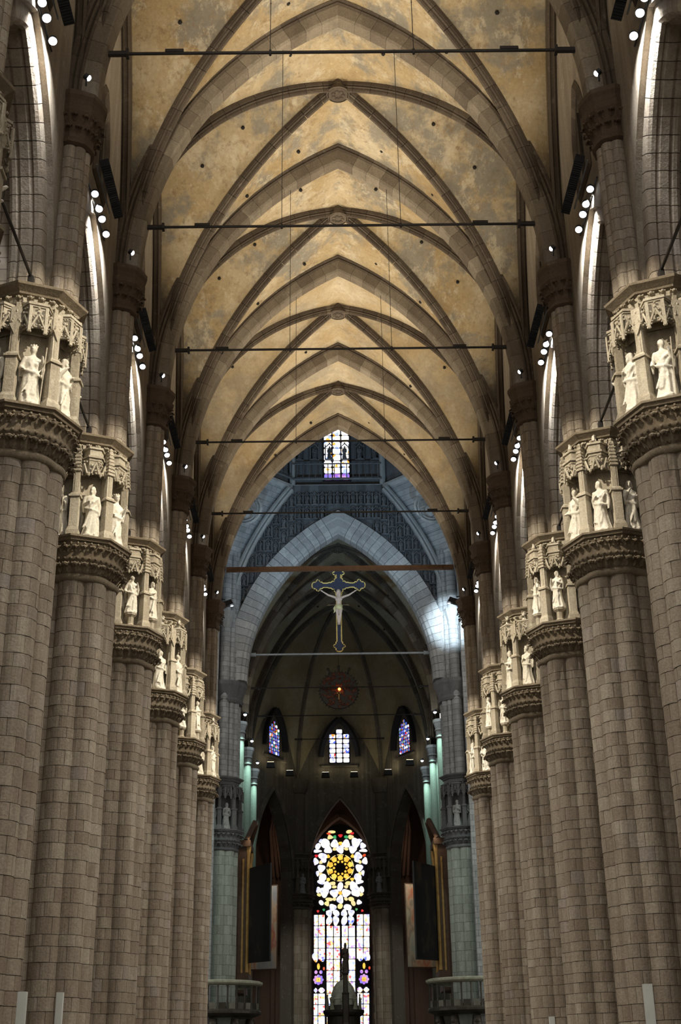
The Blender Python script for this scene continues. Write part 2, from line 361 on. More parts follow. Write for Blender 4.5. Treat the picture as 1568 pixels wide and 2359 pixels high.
bm_.lathe([(.5, -.12), (.56, -.08), (.5, -.03)], 20, capb=False, capt=False)
for k in range(7): bm_.ball((.24*math.cos(k*.9), .24*math.sin(k*.9), -.12), (.1, .1, .06), 6, 4)
BOSS = bm_.me('keystone_boss', 'rib', False)
HOLE = MB().ball((0, 0, 0), (.1, .1, .1), 8, 4).me('vent_hole', 'hole')
def wall_rib_fr(sg):
    def fr2(t):
        q = 1-abs(1-2*t); x, z, nx, nz = pointed(HB-.35, HO-.5-ZS, q); s_ = -1 if t < .5 else 1
        return Vector((0, s_*x, ZS+z)), Vector((1, 0, 0)), Vector((0, s_*nx, nz))
    return [fr2(i/40) for i in range(41)]
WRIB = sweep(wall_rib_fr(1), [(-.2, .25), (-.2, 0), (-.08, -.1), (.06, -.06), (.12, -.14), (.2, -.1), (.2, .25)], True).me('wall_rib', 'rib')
def vault_bay(i, mat):
    yc = YP(i)+HB
    for me in WEB[mat]: put('vault_web', me, ceiling, (0, yc, 0))
    for key, ps in DI.items():
        r = put('diagonal_rib', None, ceiling, (0, yc, 0))
        for me in ps: put('rib_stone', me, r)
    put('keystone_boss', BOSS, ceiling, (0, yc, HO-.55))
    for sg in (-1, 1): put('wall_rib', WRIB, ceiling, (sg*8.78, yc, 0), (0, 0, 0 if sg < 0 else PI))
    rr = random.Random(i*13+5)
    for sx in (-1, 1):
        for (x, y) in ((2.1, 3.4), (2.1, -3.4), (4.6, 4.0), (4.6, -4.0), (6.7, 4.45), (6.9, -4.4)):
            put('vent_hole', HOLE, ceiling, (sx*(x+rr.uniform(-.2, .2)), yc+y*.97, Tz(x)))
        for (x, y) in ((4.6, 1.3), (4.6, -1.3), (6.6, 2.3), (6.6, -2.3)):
            yy = y+rr.uniform(-.1, .1); put('vent_hole', HOLE, ceiling, (sx*x, yc+yy, Tz(yy*WO/HB)))
def transverse(i):
    a = put('transverse_arch', None, ceiling, (0, YP(i), 0))
    for sg in (-1, 1):
        for me in TR[sg]: put('arch_stone', me, a)
for i in range(-2, 5): vault_bay(i, 'plaster' if i < 3 else 'plaster_new')
for i in range(-1, 6): transverse(i)
for i in (7, 8): vault_bay(i, 'plaster_shaded')
transverse(8)

# ---- nave arcades and clerestory
ASP, AWI, AHI = ZC, 3.75, 29.6-ZC
def arc_fr(sg, sx):
    def fr(t):
        y, z, ny, nz = pointed(AWI, AHI, t)
        if t > .9999: ny, nz = 0, 1/nz
        return Vector((0, sg*y, ASP+z)), Vector((sx, 0, 0)), Vector((0, sg*ny, nz))
    return fr
APROF = [(9.15, .62), (9.15, .22), (9.18, .1), (9.28, .02), (9.4, 0), (9.46, .06), (9.55, -.02), (9.8, -.02), (9.89, .06), (9.95, 0), (10.07, .02), (10.17, .1), (10.2, .22), (10.2, .62)]
ARC = {(sg, sx): [p.me('arch_stone', 'block') for p in pieces(arc_fr(sg, sx), APROF, 15, 2, .003)] for sg in (-1, 1) for sx in (-1, 1)}
walls = {}
for sx, nm in ((-1, 'wall_left'), (1, 'wall_right')):
    wl = walls[sx] = empty(nm, kind='structure')
    wm = wall_with_arch(lambda u, d, z: Vector((sx*(8.95+d), u, z)), HB, ZC-.1, 45.4, AWI+.62, AHI+.66, ASP, .35)
    wme = wm.me('arcade_wall', 'wall')
    wn = MB()                                   # clerestory lancet: splayed frame, then leaded glass
    pts = [(-.95, 31.7)]+[(-pointed(.95, 2.6, k/8)[0], 33.3+pointed(.95, 2.6, k/8)[1]) for k in range(9)]
    pts = pts+[(-y, z) for y, z in reversed(pts[:-1])]
    for (a, b) in zip(pts, pts[1:]+pts[:1]):
        for (q0, q1, d0, d1) in ((1.18, 1.04, 8.93, 8.80), (1.04, .9, 8.80, 8.94)):
            s = lambda p, q, d: (sx*d, p[0]*q, 33.4+(p[1]-33.4)*q)
            wn.add([s(a, q0, d0), s(b, q0, d0), s(b, q1, d1), s(a, q1, d1)], [(0, 1, 2, 3)])
    wnm = wn.me('clerestory_window', 'rib')
    gl = MB(); gl.add([(sx*8.94, p[0]*.92, 33.4+(p[1]-33.4)*.92) for p in pts], [tuple(range(len(pts)))])
    glm = gl.me('window_glass', 'dark_glass')
    mul = MB().box((sx*8.9, 0, 33.2), (.1, .1, 3.0)).me('mullion', 'rib')
    bw = MB().box((sx*10.0, 0, 27), (1.5, 1.9, 8.1)).me('wall_pier', 'ashlar')
    for i in list(range(-2, 5)):
        yc = YP(i)+HB
        put('arcade_wall', wme, wl, (0, yc, 0))
        w = put('clerestory_window', wnm, wl, (0, yc, 0)); put('window_glass', glm, w); put('mullion', mul, w)
        for sg in (-1, 1):
            a = put('arcade_arch', None, wl, (0, yc, 0))
            for me in ARC[(sg, sx)]: put('arch_stone', me, a)
    for i in range(-1, 6): put('wall_pier', bw, wl, (0, YP(i), 0))
    aisle = empty('wall_aisle_left' if sx < 0 else 'wall_aisle_right', kind='structure')
    put('outer_wall', MB().box((sx*19.5, 33, 15), (.6, 98, 30)).me('outer_wall', 'ashlar'), aisle)
    put('aisle_roof', MB().box((sx*14.6, 33, 31.6), (9.4, 98, .4)).me('aisle_roof', 'plaster'), aisle)
    put('end_wall', MB().box((sx*14.6, 83, 15), (9.4, .6, 32)).me('end_wall', 'ashlar'), aisle)

# ================================================================== PIERS
PR = 1.37
def prof(a): return 1-.13*(1-abs(math.cos(4*a))**.8)
def block_mesh(a0, a1, mat='block', depth=.16, seg=6):
    g = .005; a0 += g; a1 -= g; v = []
    for z in (0, 1):
        for k in range(seg+1):
            a = a0+(a1-a0)*k/seg; e = .012*(1 if k in (0, seg) else 0)
            r = PR*prof(a)-e; v.append((r*math.cos(a), r*math.sin(a), z))
        for a in (a1, a0):
            r = PR*prof(a)-depth; v.append((r*math.cos(a), r*math.sin(a), z))
    n = seg+3; f = [tuple(reversed(range(n))), tuple(range(n, 2*n))]+[(k, (k+1) % n, n+(k+1) % n, n+k) for k in range(n)]
    return v, f
SEC = 2*PI/16
BLK = {0: [block_mesh(0, SEC), block_mesh(SEC, 2*SEC)], 1: [block_mesh(-SEC/2, SEC/2), block_mesh(SEC/2, 1.5*SEC)]}
BLKM = {k: [mesh('stone_block', v, f, 'block') for v, f in BLK[k]] for k in BLK}
GREEN_LIT = {k: [mesh('stone_block', v, f, 'green_lit_stone') for v, f in BLK[k]] for k in BLK}
def courses(z0, z1, rr, lo=.34, hi=.52):
    z, out = z0, []
    while z < z1-.15:
        h = min(rr.uniform(lo, hi), z1-z)
        if z1-z-h < .2: h = z1-z
        out.append((z, h)); z += h
    return out
def shaft_blocks(parent, z0, z1, facing, rr, sc=1.0, lim=300, half=1.5, zobj=2.0, M_=BLKM, matname='block', lo=.34, hi=.52):
    rest = MB(); cnt = 0
    for ci, (z, h) in enumerate(courses(z0, z1, rr, lo, hi)):
        par = ci % 2; hh = h-.016
        for k in range(16):
            mid = k*SEC+(SEC/2 if par == 0 else 0)
            d = (mid-facing+PI) % (2*PI)-PI
            which = k % 2; rot = (k//2)*2*SEC
            jit = 1+rr.uniform(-.006, .006)
            if abs(d) < half and z >= zobj and cnt < lim:
                put('stone_block', M_[par][which], parent, (0, 0, z), (0, 0, rot), (sc*jit, sc*jit, hh)); cnt += 1
            elif abs(d) < 2.4:
                v, f = BLK[par][which]
                rest.add(v, f, Matrix.Translation((0, 0, z)) @ Matrix.Rotation(rot, 4, 'Z') @ Matrix.Diagonal((sc*jit, sc*jit, hh, 1)))
    if rest.v: tag(rest.build('stone_courses', matname, parent), kind='stuff')
def core_mesh(z0, z1, sc, mat='mortar'):
    m = MB(); m.lathe([(PR*sc-.04*max(sc, .6), z0), (PR*sc-.04*max(sc, .6), z1)], 64, rad=prof); return m.me('shaft', mat)

# ---- carved capital pieces
OCT = PI/4
def crocket_leaf():
    m = MB()                                   # a curled leaf with a raised midrib, growing up and out along +x
    pr = [(0, 0, .05), (.05, .10, .10), (.12, .20, .13), (.22, .25, .13), (.29, .21, .10), (.27, .15, .05)]
    v = []
    for x, z, w in pr: v += [(x-.03, -w, z-.02), (x, -w*.5, z+.0), (x+.035, 0, z+.02), (x, w*.5, z), (x-.03, w, z-.02)]
    f = [(i*5+j, i*5+j+1, i*5+j+6, i*5+j+5) for i in range(len(pr)-1) for j in range(4)]
    m.add(v, f); m.ball((.29, 0, .19), (.055, .07, .055), 6, 4); m.ball((.2, -.1, .25), .035, 5, 3); m.ball((.2, .1, .25), .035, 5, 3); return m
LEAF = crocket_leaf(); LEAFM = LEAF.me('leaf', 'carved_shaded')
LEAFC = LEAF.me('leaf', 'carved')
def ring_joined(name, leafmb, n, r, z, parent, mat, s=1.0, ph=0, skip=None):
    m = MB()
    for k in range(n):
        a = ph+2*PI*k/n
        if skip and not skip(a): continue
        m.add(leafmb.v, leafmb.f, Matrix.Rotation(a, 4, 'Z') @ Matrix.Translation((r, 0, z)) @ Matrix.Scale(s, 4))
    return tag(m.build(name, mat, parent), kind='stuff')
def bell_mesh(mat):
    m = MB()
    m.lathe([(1.34, ZN-.12), (1.40, ZN-.1), (1.46, ZN), (1.42, ZN+.1), (1.34, ZN+.16)], 64, rad=lambda a: 1-.05*(1-abs(math.cos(4*a))), capt=False)
    m.lathe([(1.28, ZN+.12), (1.34, ZN+.3), (1.42, ZN+.55), (1.5, ZN+.6), (1.54, ZN+.68), (1.48, ZN+.74), (1.49, ZN+.98), (1.58, ZN+1.1), (1.62, ZN+1.2)], 48, capb=False, capt=False)
    for k in range(44):
        a = 2*PI*k/44; m.ball((1.53*math.cos(a), 1.53*math.sin(a), ZN+.66), (.05, .05, .05), 6, 4); m.ball((1.66*math.cos(a), 1.66*math.sin(a), ZN+1.16), (.045, .045, .05), 6, 4)
        m.ball((1.56*math.cos(a+.07), 1.56*math.sin(a+.07), ZN+.40), (.055, .055, .07), 6, 4)
    return m
def ledge_mesh():
    m = MB(); m.lathe([(1.6, ZL-.28), (1.66, ZL-.2), (1.74, ZL-.17), (1.78, ZL-.1), (1.85, ZL-.07), (1.86, ZL), (.9, ZL+.01)], 8, capb=True); return m
def drum_mesh():
    m = MB()                                   # niche backs: octagon with the faces set in
    m.lathe([(1.12, ZL), (1.12, ZC-.7), (1.3, ZC-.62), (1.36, ZC-.58), (1.36, ZC-.3)], 8); return m
def cornice_mesh():
    m = MB(); m.lathe([(1.36, ZC-.34), (1.48, ZC-.3), (1.5, ZC-.24), (1.62, ZC-.16), (1.72, ZC-.1), (1.74, ZC-.03), (1.70, ZC), (.5, ZC+.03)], 8); return m
BELL, LEDGE, DRUM, CORN = bell_mesh(0).me('capital_bell', 'carved_shaded', True), ledge_mesh().me('statue_ledge', 'carved_shaded'), drum_mesh().me('capital', 'carved'), cornice_mesh().me('cornice', 'carved_shaded')
def lumps(m, rr, n, cx, cy, cz, sx_, sy_, sz_, r0, r1):
    for _ in range(n):
        m.ball((cx+rr.uniform(-sx_, sx_), cy+rr.uniform(-sy_, sy_), cz+rr.uniform(-sz_, sz_)), (rr.uniform(r0, r1), rr.uniform(r0, r1), rr.uniform(r0, r1)*1.3), 5, 3)
def buttress(style, rr):
    """corner pier between two niches, standing at radius 1.55 on +x"""
    m = MB(); x = 1.5
    m.box((x, 0, ZL+.1), (.44, .44, .2)); m.box((x, 0, ZL+.26), (.40, .40, .13), 0, .86)
    mid = ZL+1.5
    m.box((x, 0, (ZL+.3+mid)/2), (.31, .31, mid-ZL-.3)); m.box((x, 0, mid+.03), (.42, .42, .07)); m.box((x, 0, mid+.11), (.38, .38, .1), 0, .7)
    top = ZL+2.55
    m.box((x-.03, 0, (mid+.1+top)/2), (.22, .22, top-mid)); m.box((x+.06, 0, (mid+.1+top)/2), (.07, .1, top-mid))
    if style == 0:
        m.box((x-.05, 0, top+.32), (.26, .3, .66))
        m.prism([(-.16, 0), (.16, 0), (0, .34)], -.16, .16, Matrix.Translation((x-.02, 0, top+.05)) @ Matrix.Rotation(PI/2, 4, 'Y').inverted() @ Matrix.Rotation(PI/2, 4, 'Z'))
        lumps(m, rr, 12, x, 0, top+.25, .1, .17, .28, .03, .055)
    else:
        for k in range(7):                      # crocketed pinnacle
            z = top+k*.14; w = .3-.02*k
            m.box((x, 0, z), (w, w, .07)); m.box((x, 0, z+.07), (w*.7, w*.7, .08))
            for a in range(4): m.ball((x+.5*w*math.cos(a*PI/2+OCT), .5*w*math.sin(a*PI/2+OCT), z+.03), .045, 5, 3)
        m.ball((x, 0, top+1.0), (.08, .08, .1), 6, 4)
    m.box((1.2, 0, (ZL+ZC-.6)/2), (.5, .12, ZC-.6-ZL))
    return m
def shell(m, po, pi_, z0, z1, T_):
    n = len(po); v = [(x, y, z0) for x, y in po]+[(x, y, z1+.08) for x, y in po]+[(x, y, z0) for x, y in pi_]+[(x*.5, y*.5, z1) for x, y in pi_]; f = []
    for k in range(n):
        j = (k+1) % n; f += [(k, j, n+j, n+k), (2*n+j, 2*n+k, 3*n+k, 3*n+j), (k, 2*n+k, 2*n+j, j)]
    f += [tuple(range(n, 2*n)), tuple(reversed(range(3*n, 4*n)))]; m.add(v, f, T_)
def canopy(style, rr):
    """canopy over a niche, facing +x, with its scalloped lower edge at ZL+2.45"""
    m = MB(); x, z0 = 1.22, ZL+2.42; hexa = [(.5*math.cos(a), .46*math.sin(a)) for a in (-PI/2, -PI/6-.1, PI/6+.1, PI/2)]
    hexa = [(-.1, -.46)]+hexa+[(-.1, .46)]
    T_ = Matrix.Translation((x, 0, 0))
    sc = lambda q: [(a*q, b*q) for a, b in hexa]
    if style == 0:
        m.prism(sc(1.12), z0+.84, z0+.92, T_); m.prism(sc(1.04), z0+.78, z0+.84, T_)
        shell(m, sc(.96), sc(.80), z0+.12, z0+.70, T_)
        for a, yy in ((0, 0), (.95, .36), (-.95, -.36)):
            R_ = Matrix.Translation((x+(.46 if a == 0 else .3), yy, z0)) @ Matrix.Rotation(a, 4, 'Z')
            for s in (-1, 1):                    # gable bars and pendants
                m.tube([R_ @ Vector((.02, s*.2, .05)), R_ @ Vector((.03, 0, .5))], .035, 5)
                m.tube([R_ @ Vector((.02, s*.21, -.1)), R_ @ Vector((.02, s*.21, .75))], .035, 5)
                m.ball(R_ @ Vector((.02, s*.21, -.1)), .05, 5, 3)
            m.ball(R_ @ Vector((.04, 0, .55)), .055, 6, 4)
            for t in range(6):                   # cusped arch
                b = PI*t/5; m.ball(R_ @ Vector((.02, .15*math.cos(b), .02+.14*math.sin(b))), .035, 5, 3)
            for _ in range(9): m.ball(R_ @ Vector((.0, rr.uniform(-.18, .18), rr.uniform(.3, .75))), rr.uniform(.03, .05), 5, 3)
    else:
        m.prism(sc(.9), z0+1.02, z0+1.1, T_); m.prism(sc(.76), z0+.74, z0+1.02, T_); m.prism(sc(.98), z0+.66, z0+.74, T_); m.prism(sc(.84), z0+.56, z0+.66, T_)
        shell(m, sc(.78), sc(.60), z0+.06, z0+.50, T_)
        for t in range(34):
            a = rr.uniform(-1.5, 1.5); r = .42+rr.uniform(-.03, .05)
            m.ball((x+r*math.cos(a), r*math.sin(a), z0+rr.uniform(.0, .55)), (rr.uniform(.03, .06),)*3, 5, 3)
        for a in (-.95, 0, .95):
            for s in (-1, 1): m.tube([(x+.45*math.cos(a+s*.3), .45*math.sin(a+s*.3), z0), (x+.47*math.cos(a), .47*math.sin(a), z0+.42)], .04, 5)
            m.ball((x+.46*math.cos(a+.45), .46*math.sin(a+.45), z0-.03), (.05, .05, .09), 5, 3)
    return m
def pedestal(h):
    m = MB(); x = 1.42; m.lathe([(.20, 0), (.20, .06), (.14, .1), (.14, h-.14), (.24, h-.05), (.24, h)], 8, (x, 0, ZL))
    return m
BUT = [buttress(s, random.Random(s)).me('niche_buttress', 'carved') for s in (0, 1)]
CAN = [canopy(s, random.Random(s+9)).me('canopy', 'carved') for s in (0, 1)]
PED = pedestal(.55).me('pedestal', 'carved')

# ---- statues: one continuous mesh each
def remesh(m, voxel, mat, name='statue', smooth_it=2):
    me = m.me('tmp', mat); o = put('tmp', me)
    r = o.modifiers.new('r', 'REMESH'); r.mode = 'VOXEL'; r.voxel_size = voxel; r.use_smooth_shade = True
    if smooth_it:
        s = o.modifiers.new('s', 'SMOOTH'); s.iterations = smooth_it; s.factor = .4
    dg = bpy.context.evaluated_depsgraph_get(); out = bpy.data.meshes.new_from_object(o.evaluated_get(dg)); out.name = name
    if not out.materials: out.materials.append(M[mat])
    bpy.data.objects.remove(o); bpy.data.meshes.remove(me); return out
def head(m, c, s=1.0, turn=0, hair=0, crown=False, beard=False):
    Rm = Matrix.Translation(c) @ Matrix.Rotation(turn, 4, 'Z') @ Matrix.Scale(s, 4)
    B_ = lambda p, r: m.ball(Rm @ Vector(p), tuple(q*s for q in (r if isinstance(r, tuple) else (r,)*3)), 10, 8)
    B_((0, 0, 0), (.088, .105, .125)); B_((0, -.05, -.055), (.06, .055, .07)); B_((0, -.112, -.012), (.018, .026, .032))
    B_((.036, -.088, .032), (.03, .02, .014)); B_((-.036, -.088, .032), (.03, .02, .014)); B_((0, -.098, -.062), (.03, .012, .012))
    B_((.09, .0, 0), (.016, .025, .035)); B_((-.09, .0, 0), (.016, .025, .035))
    B_((0, .028, .035), (.102, .105, .112))
    if hair:
        for s_ in (-1, 1): B_((s_*.075, .03, -.07), (.045, .06, .11))
        B_((0, .07, -.08), (.085, .05, .12))
    if beard: B_((0, -.085, -.125), (.05, .045, .075))
    if crown:
        for k in range(8): B_((.1*math.cos(k*OCT), .03+.1*math.sin(k*OCT), .125), (.022, .022, .05))
def robed(seed):
    """standing robed saint 1.9 m high facing -y"""
    rr = random.Random(seed); m = MB(); sway = rr.choice((-1, 1))*rr.uniform(.03, .06); ph = rr.uniform(0, 6)
    rows = [(0, .27, .23, .14), (.08, .28, .23, .13), (.3, .25, .2, .12), (.55, .225, .175, .1), (.8, .205, .16, .075), (.95, .2, .155, .06), (1.1, .185, .14, .04), (1.25, .205, .14, .03), (1.38, .225, .13, .02), (1.46, .20, .11, 0), (1.51, .09, .075, 0), (1.6, .062, .065, 0)]
    n = 40; v, f = [], []
    for z, rx, ry, fo in rows:
        cx = sway*math.sin(PI*min(1, z/1.2))
        for k in range(n):
            a = 2*PI*k/n; q = 1+fo*(math.sin(7*a+ph+z*.8)+.5*math.sin(11*a+2*ph-z))
            v.append((cx+rx*q*math.cos(a), ry*q*math.sin(a), z))
    for i in range(len(rows)-1):
        for k in range(n): f.append((i*n+k, i*n+(k+1) % n, (i+1)*n+(k+1) % n, (i+1)*n+k))
    f += [tuple(reversed(range(n))), tuple((len(rows)-1)*n+k for k in range(n))]; m.add(v, f)
    head(m, (sway*.2, -.01, 1.72), 1.0, rr.uniform(-.6, .6), hair=rr.random() < .6, crown=seed % 4 == 2, beard=rr.random() < .5)
    poses = [((.25, -.02, 1.15), (.08, -.24, 1.2)), ((.30, .02, 1.12), (.30, -.2, .98)), ((.27, 0, 1.1), (.27, -.05, .82)), ((.28, -.06, 1.16), (.2, -.25, 1.38)), ((.26, -.03, 1.14), (.0, -.22, 1.05))]
    for s in (-1, 1):
        e, h = poses[(seed*3+(1 if s > 0 else 0)*2+seed//3) % len(poses)]
        sh = (s*.2, 0, 1.41); e = (s*e[0], e[1], e[2]); h = (s*h[0], h[1], h[2])
        m.tube([sh, e], [.075, .068], 8); m.tube([e, h], [.07, .045], 8); m.ball(sh, .08); m.ball(e, .07); m.ball(h, (.04, .045, .055))
        hd = (Vector(h)-Vector(e)).normalized()
        for q in range(4): m.tube([Vector(h)+Vector(((q-1.5)*.02, 0, 0)), Vector(h)+hd*.07+Vector(((q-1.5)*.022, -.02, 0))], .013, 5)
        # sleeve fall
        m.tube([e, (e[0], e[1]+.02, e[2]-.28)], [.07, .035], 7)
        m.ball((s*.1+sway, -.17, .03), (.05, .11, .045))
    for k in range(6):                          # mantle folds across the body
        a0 = rr.uniform(-.16, .2); m.tube([(a0+.05, -.13, 1.35-.05*k), (a0*.3, -.17, 1.08-.06*k), (-a0*.7, -.17, .72-.05*k), (-a0-.08, -.2, .25)], [.02, .035, .035, .025], 6)
    m.tube([(.2, -.05, 1.4), (.05, -.16, 1.2), (-.2, -.1, .98)], [.05, .06, .06], 7)
    m.tube([(-.2, -.1, 1.0), (.02, -.19, .93), (.22, -.08, .9)], [.05, .055, .05], 7)
    m.lathe([(.3, -.06), (.3, .02), (.26, .03)], 8)
    return remesh(m, .026, 'marble', 'statue', 1)
STAT = [robed(k) for k in range(7)]
LOOK = ['with one hand on its breast', 'with both arms lowered', 'wearing a crown', 'with a hand raised', 'with folded arms and deep drapery', 'with its head turned aside', 'holding its mantle']
STAFF = MB().tube([(0, 0, 0), (0, 0, 1.75)], .018, 6).me('staff', 'carved')
MINI = STAT[1]
def place_statue(px, py, z, ang, k, label, grp, h=1.0, staff=False):
    o = put('statue', STAT[k % 7], None, (px, py, z), (0, 0, ang+PI/2), (h, h, h)); tag(o, label, 'statue', grp)
    if staff: put('staff', STAFF, o, (.24, -.16, 0), (.05, .03, 0))
    return o
UCAP = MB()
UCAP.lathe([(.58, 28.95), (.7, 29.0), (.72, 29.1), (.64, 29.2), (.66, 29.5), (.78, 29.85), (.92, 30.1), (.95, 30.28), (.88, 30.36), (.92, 30.55), (1.0, 30.68), (1.0, 30.85), (.7, 30.92)], 16, rad=lambda a: 1+.025*math.cos(8*a))
for k in range(16):
    a = 2*PI*k/16
    UCAP.add(LEAF.v, LEAF.f, Matrix.Rotation(a, 4, 'Z') @ Matrix.Translation((.62, 0, 29.35)) @ Matrix.Scale(.85, 4)); UCAP.add(LEAF.v, LEAF.f, Matrix.Rotation(a+.2, 4, 'Z') @ Matrix.Translation((.74, 0, 29.75)) @ Matrix.Scale(.8, 4))
UCAP = UCAP.me('upper_capital', 'capital_brown')
styles = {-1: 0, 0: 0, 1: 1, 2: 1, 3: 0, 4: 1, 5: 0}
sides = {-1: 'left', 1: 'right'}
NICHE = {-1: ['outer front', 'front', 'nave-side front', 'nave-side rear'], 1: ['outer front', 'front', 'nave-side front', 'nave-side rear']}
for i in range(-1, 6):
    for sx in (-1, 1):
        x, y = sx*AX, YP(i); rr = random.Random(i*7+sx*3+50)
        facing = math.atan2(-y, CAMX-x); on = ORD[i] if i >= 0 else None
        where = f'{on} on the {sides[sx]} side' if i >= 0 else f'cut off at the {sides[sx]} edge of the view'
        where2 = f'{on} pier on {sides[sx]}' if i >= 0 else f'pier at {sides[sx]} edge'
        p = empty('pier', (x, y, 0), label=f'tall clustered stone pier with statue capital, {where}', cat='pier', group='nave piers')
        sh = put('shaft', core_mesh(0, ZN, 1), p); shaft_blocks(sh, 0, ZN-.1, facing, rr, half=1.42 if i < 3 else 1.3)
        c = put('capital', DRUM, p)
        put('capital_bell', BELL, p); put('statue_ledge', LEDGE, p); put('cornice', CORN, p)
        st = styles[i] if sx < 0 else {-1: 0, 0: 0, 1: 1, 2: 1, 3: 0, 4: 1, 5: 1}[i]
        vis = lambda a: abs((a-facing+PI) % (2*PI)-PI) < 1.75
        if i <= 1:
            for n, r, z, s in ((30, 1.36, ZN+.2, 1.08), (34, 1.47, ZN+.86, .88)):
                for k in range(n):
                    a = 2*PI*k/n
                    if vis(a): put('leaf', LEAFM, c, (r*math.cos(a), r*math.sin(a), z), (0, 0, a), (s,)*3)
            for k in range(28):
                a = 2*PI*k/28
                if vis(a): put('leaf', LEAFC, c, (1.30*math.cos(a), 1.30*math.sin(a), ZC-.62), (0, 0, a), (.8,)*3)
        else:
            ring_joined('foliage_band', LEAF, 30, 1.36, ZN+.2, c, 'carved_shaded', 1.08, 0, vis); ring_joined('foliage_band', LEAF, 34, 1.47, ZN+.86, c, 'carved_shaded', .88, 0, vis)
            ring_joined('foliage_frieze', LEAF, 28, 1.30, ZC-.62, c, 'carved', .8, 0, vis)
        for k in range(8):
            a = k*OCT
            if vis(a): put('niche_buttress', BUT[st], c, (0, 0, 0), (0, 0, a))
            a += OCT/2
            if vis(a):
                put('canopy', CAN[st], c, (0, 0, 0), (0, 0, a))
                ped = (i in (2,)) or (i == 4)
                if ped: put('pedestal', PED, c, (0, 0, 0), (0, 0, a))
        # statues in the niches that look towards the nave and the west
        base = -PI/2-OCT/2 if sx < 0 else -PI/2+OCT/2
        for j in range(4 if i < 1 else 3):
            a = base+j*OCT if sx < 0 else base-j*OCT
            hs = 1.06*(.86 if i in (2, 4) else 1.0); kk = (i*5+j*2+(3 if sx > 0 else 0)) % 7
            z = ZL+.06+(.55 if i in (2, 4) else 0)
            place_statue(x+1.4*math.cos(a), y+1.4*math.sin(a), z, a+rr.uniform(-.25, .25), kk,
                         f'saint {LOOK[kk]}, {NICHE[sx][j]} niche, {where2}', 'statues in the pier capitals', hs, staff=(j+i) % 3 == 1)
        if st == 0 and i >= 2 or (sx > 0 and i in (1, 2, 3)):
            for k in range(8):
                a = k*OCT+OCT/2
                if vis(a): put('statuette', MINI, c, (1.38*math.cos(a), 1.38*math.sin(a), ZL+3.36 if st == 0 else ZL+3.52), (0, 0, a+PI/2), (.36, .36, .36))
        us = put('upper_shaft', core_mesh(ZC, 29.0, .43), p, (-sx*(AX-8.78), 0, 0)); shaft_blocks(us, ZC, 28.95, facing, rr, .43, 130, 1.45, M_=BLKM)
        put('upper_capital', UCAP, p, (-sx*(AX-8.78), 0, 0))

# ================================================================== IRONWORK AND LAMPS
RODZ = 33.24
def tie_rod(y, half, z, mat, r, label, plates=True, thick=False):
    t = empty('tie_rod', (0, y, z), label=label, cat='tie rod', group='iron ties across the vault')
    if thick: MB().box((0, 0, 0), (2*half, .26, .3)).build('beam', mat, t)
    else: MB().tube([(-half, 0, 0), (half, 0, 0)], r, 8).build('rod', mat, t)
    for s in (-1, 1):
        m = MB().tube([(s*(half-.75), 0, 0), (s*half, 0, 0)], r*1.9, 8); m.box((s*(half-.72), 0, 0), (.1, .26, .26)); m.build('end_sleeve', mat, t)
        if plates:
            MB().box((s*(half-2.3), 0, .07), (.62, .16, .13)).build('splice_plate', mat, t)
    return t
for i in range(0, 5): tie_rod(YP(i), 7.95, RODZ, 'iron', .055, f'thin dark iron tie rod across the nave at the {ORD[i]} pier pair')
tie_rod(YP(5), 7.75, RODZ+.05, 'wood', .1, 'brown wooden beam across the nave just above the crucifix', False, True)
tie_rod(YP(7), 7.65, 33.3, 'steel', .085, 'pale grey steel tie on which the crucifix stands', False)
for i, lab in ((8, 'thin dark tie rod behind the round red medallion'), (9, 'thin dark tie rod at the mouth of the apse')): tie_rod(YP(i), 7.9, RODZ, 'iron', .05, lab, False)
tr = tie_rod(129.2, 4.6, RODZ+.1, 'iron', .05, 'short dark tie rod in the apse above the middle window', False)
for i in range(0, 4):
    for sx in (-1, 1):
        xx = sx*2.42; top = Tz(xx)-.1-.6
        m = MB().tube([(0, 0, 0), (0, 0, top-RODZ)], .014, 5); m.tube([(0, 0, -.12), (0, 0, .1)], .045, 6)
        for q in range(1, 4): m.ball((0, 0, q*2.2), .03, 5, 3)
        o = m.build('hanging_cable', 'iron', None, (xx, YP(i), RODZ)); tag(o, f'thin dark cable hanging to the {ORD[i]} tie rod, {sides[sx]} of centre', 'cable', 'cables hung on the tie rods')
for i in range(-1, 5):
    for sx in (-1, 1):
        m = MB().tube([(sx*9.35, YP(i)+1.2, ZC+.35), (sx*9.35, YP(i+1)-1.2, ZC+.35)], .05, 6)
        for e in (YP(i)+1.3, YP(i+1)-1.3): m.box((sx*9.35, e, ZC+.17), (.16, .22, .36))
        o = m.build('arcade_tie', 'iron'); tag(o, f'dark iron bar between capitals, bay {["before the nearest", "after the nearest", "after the second", "after the third", "after the fourth", "after the fifth"][i+1]} pier, {sides[sx]} side', 'tie rod', 'iron ties along the arcades')

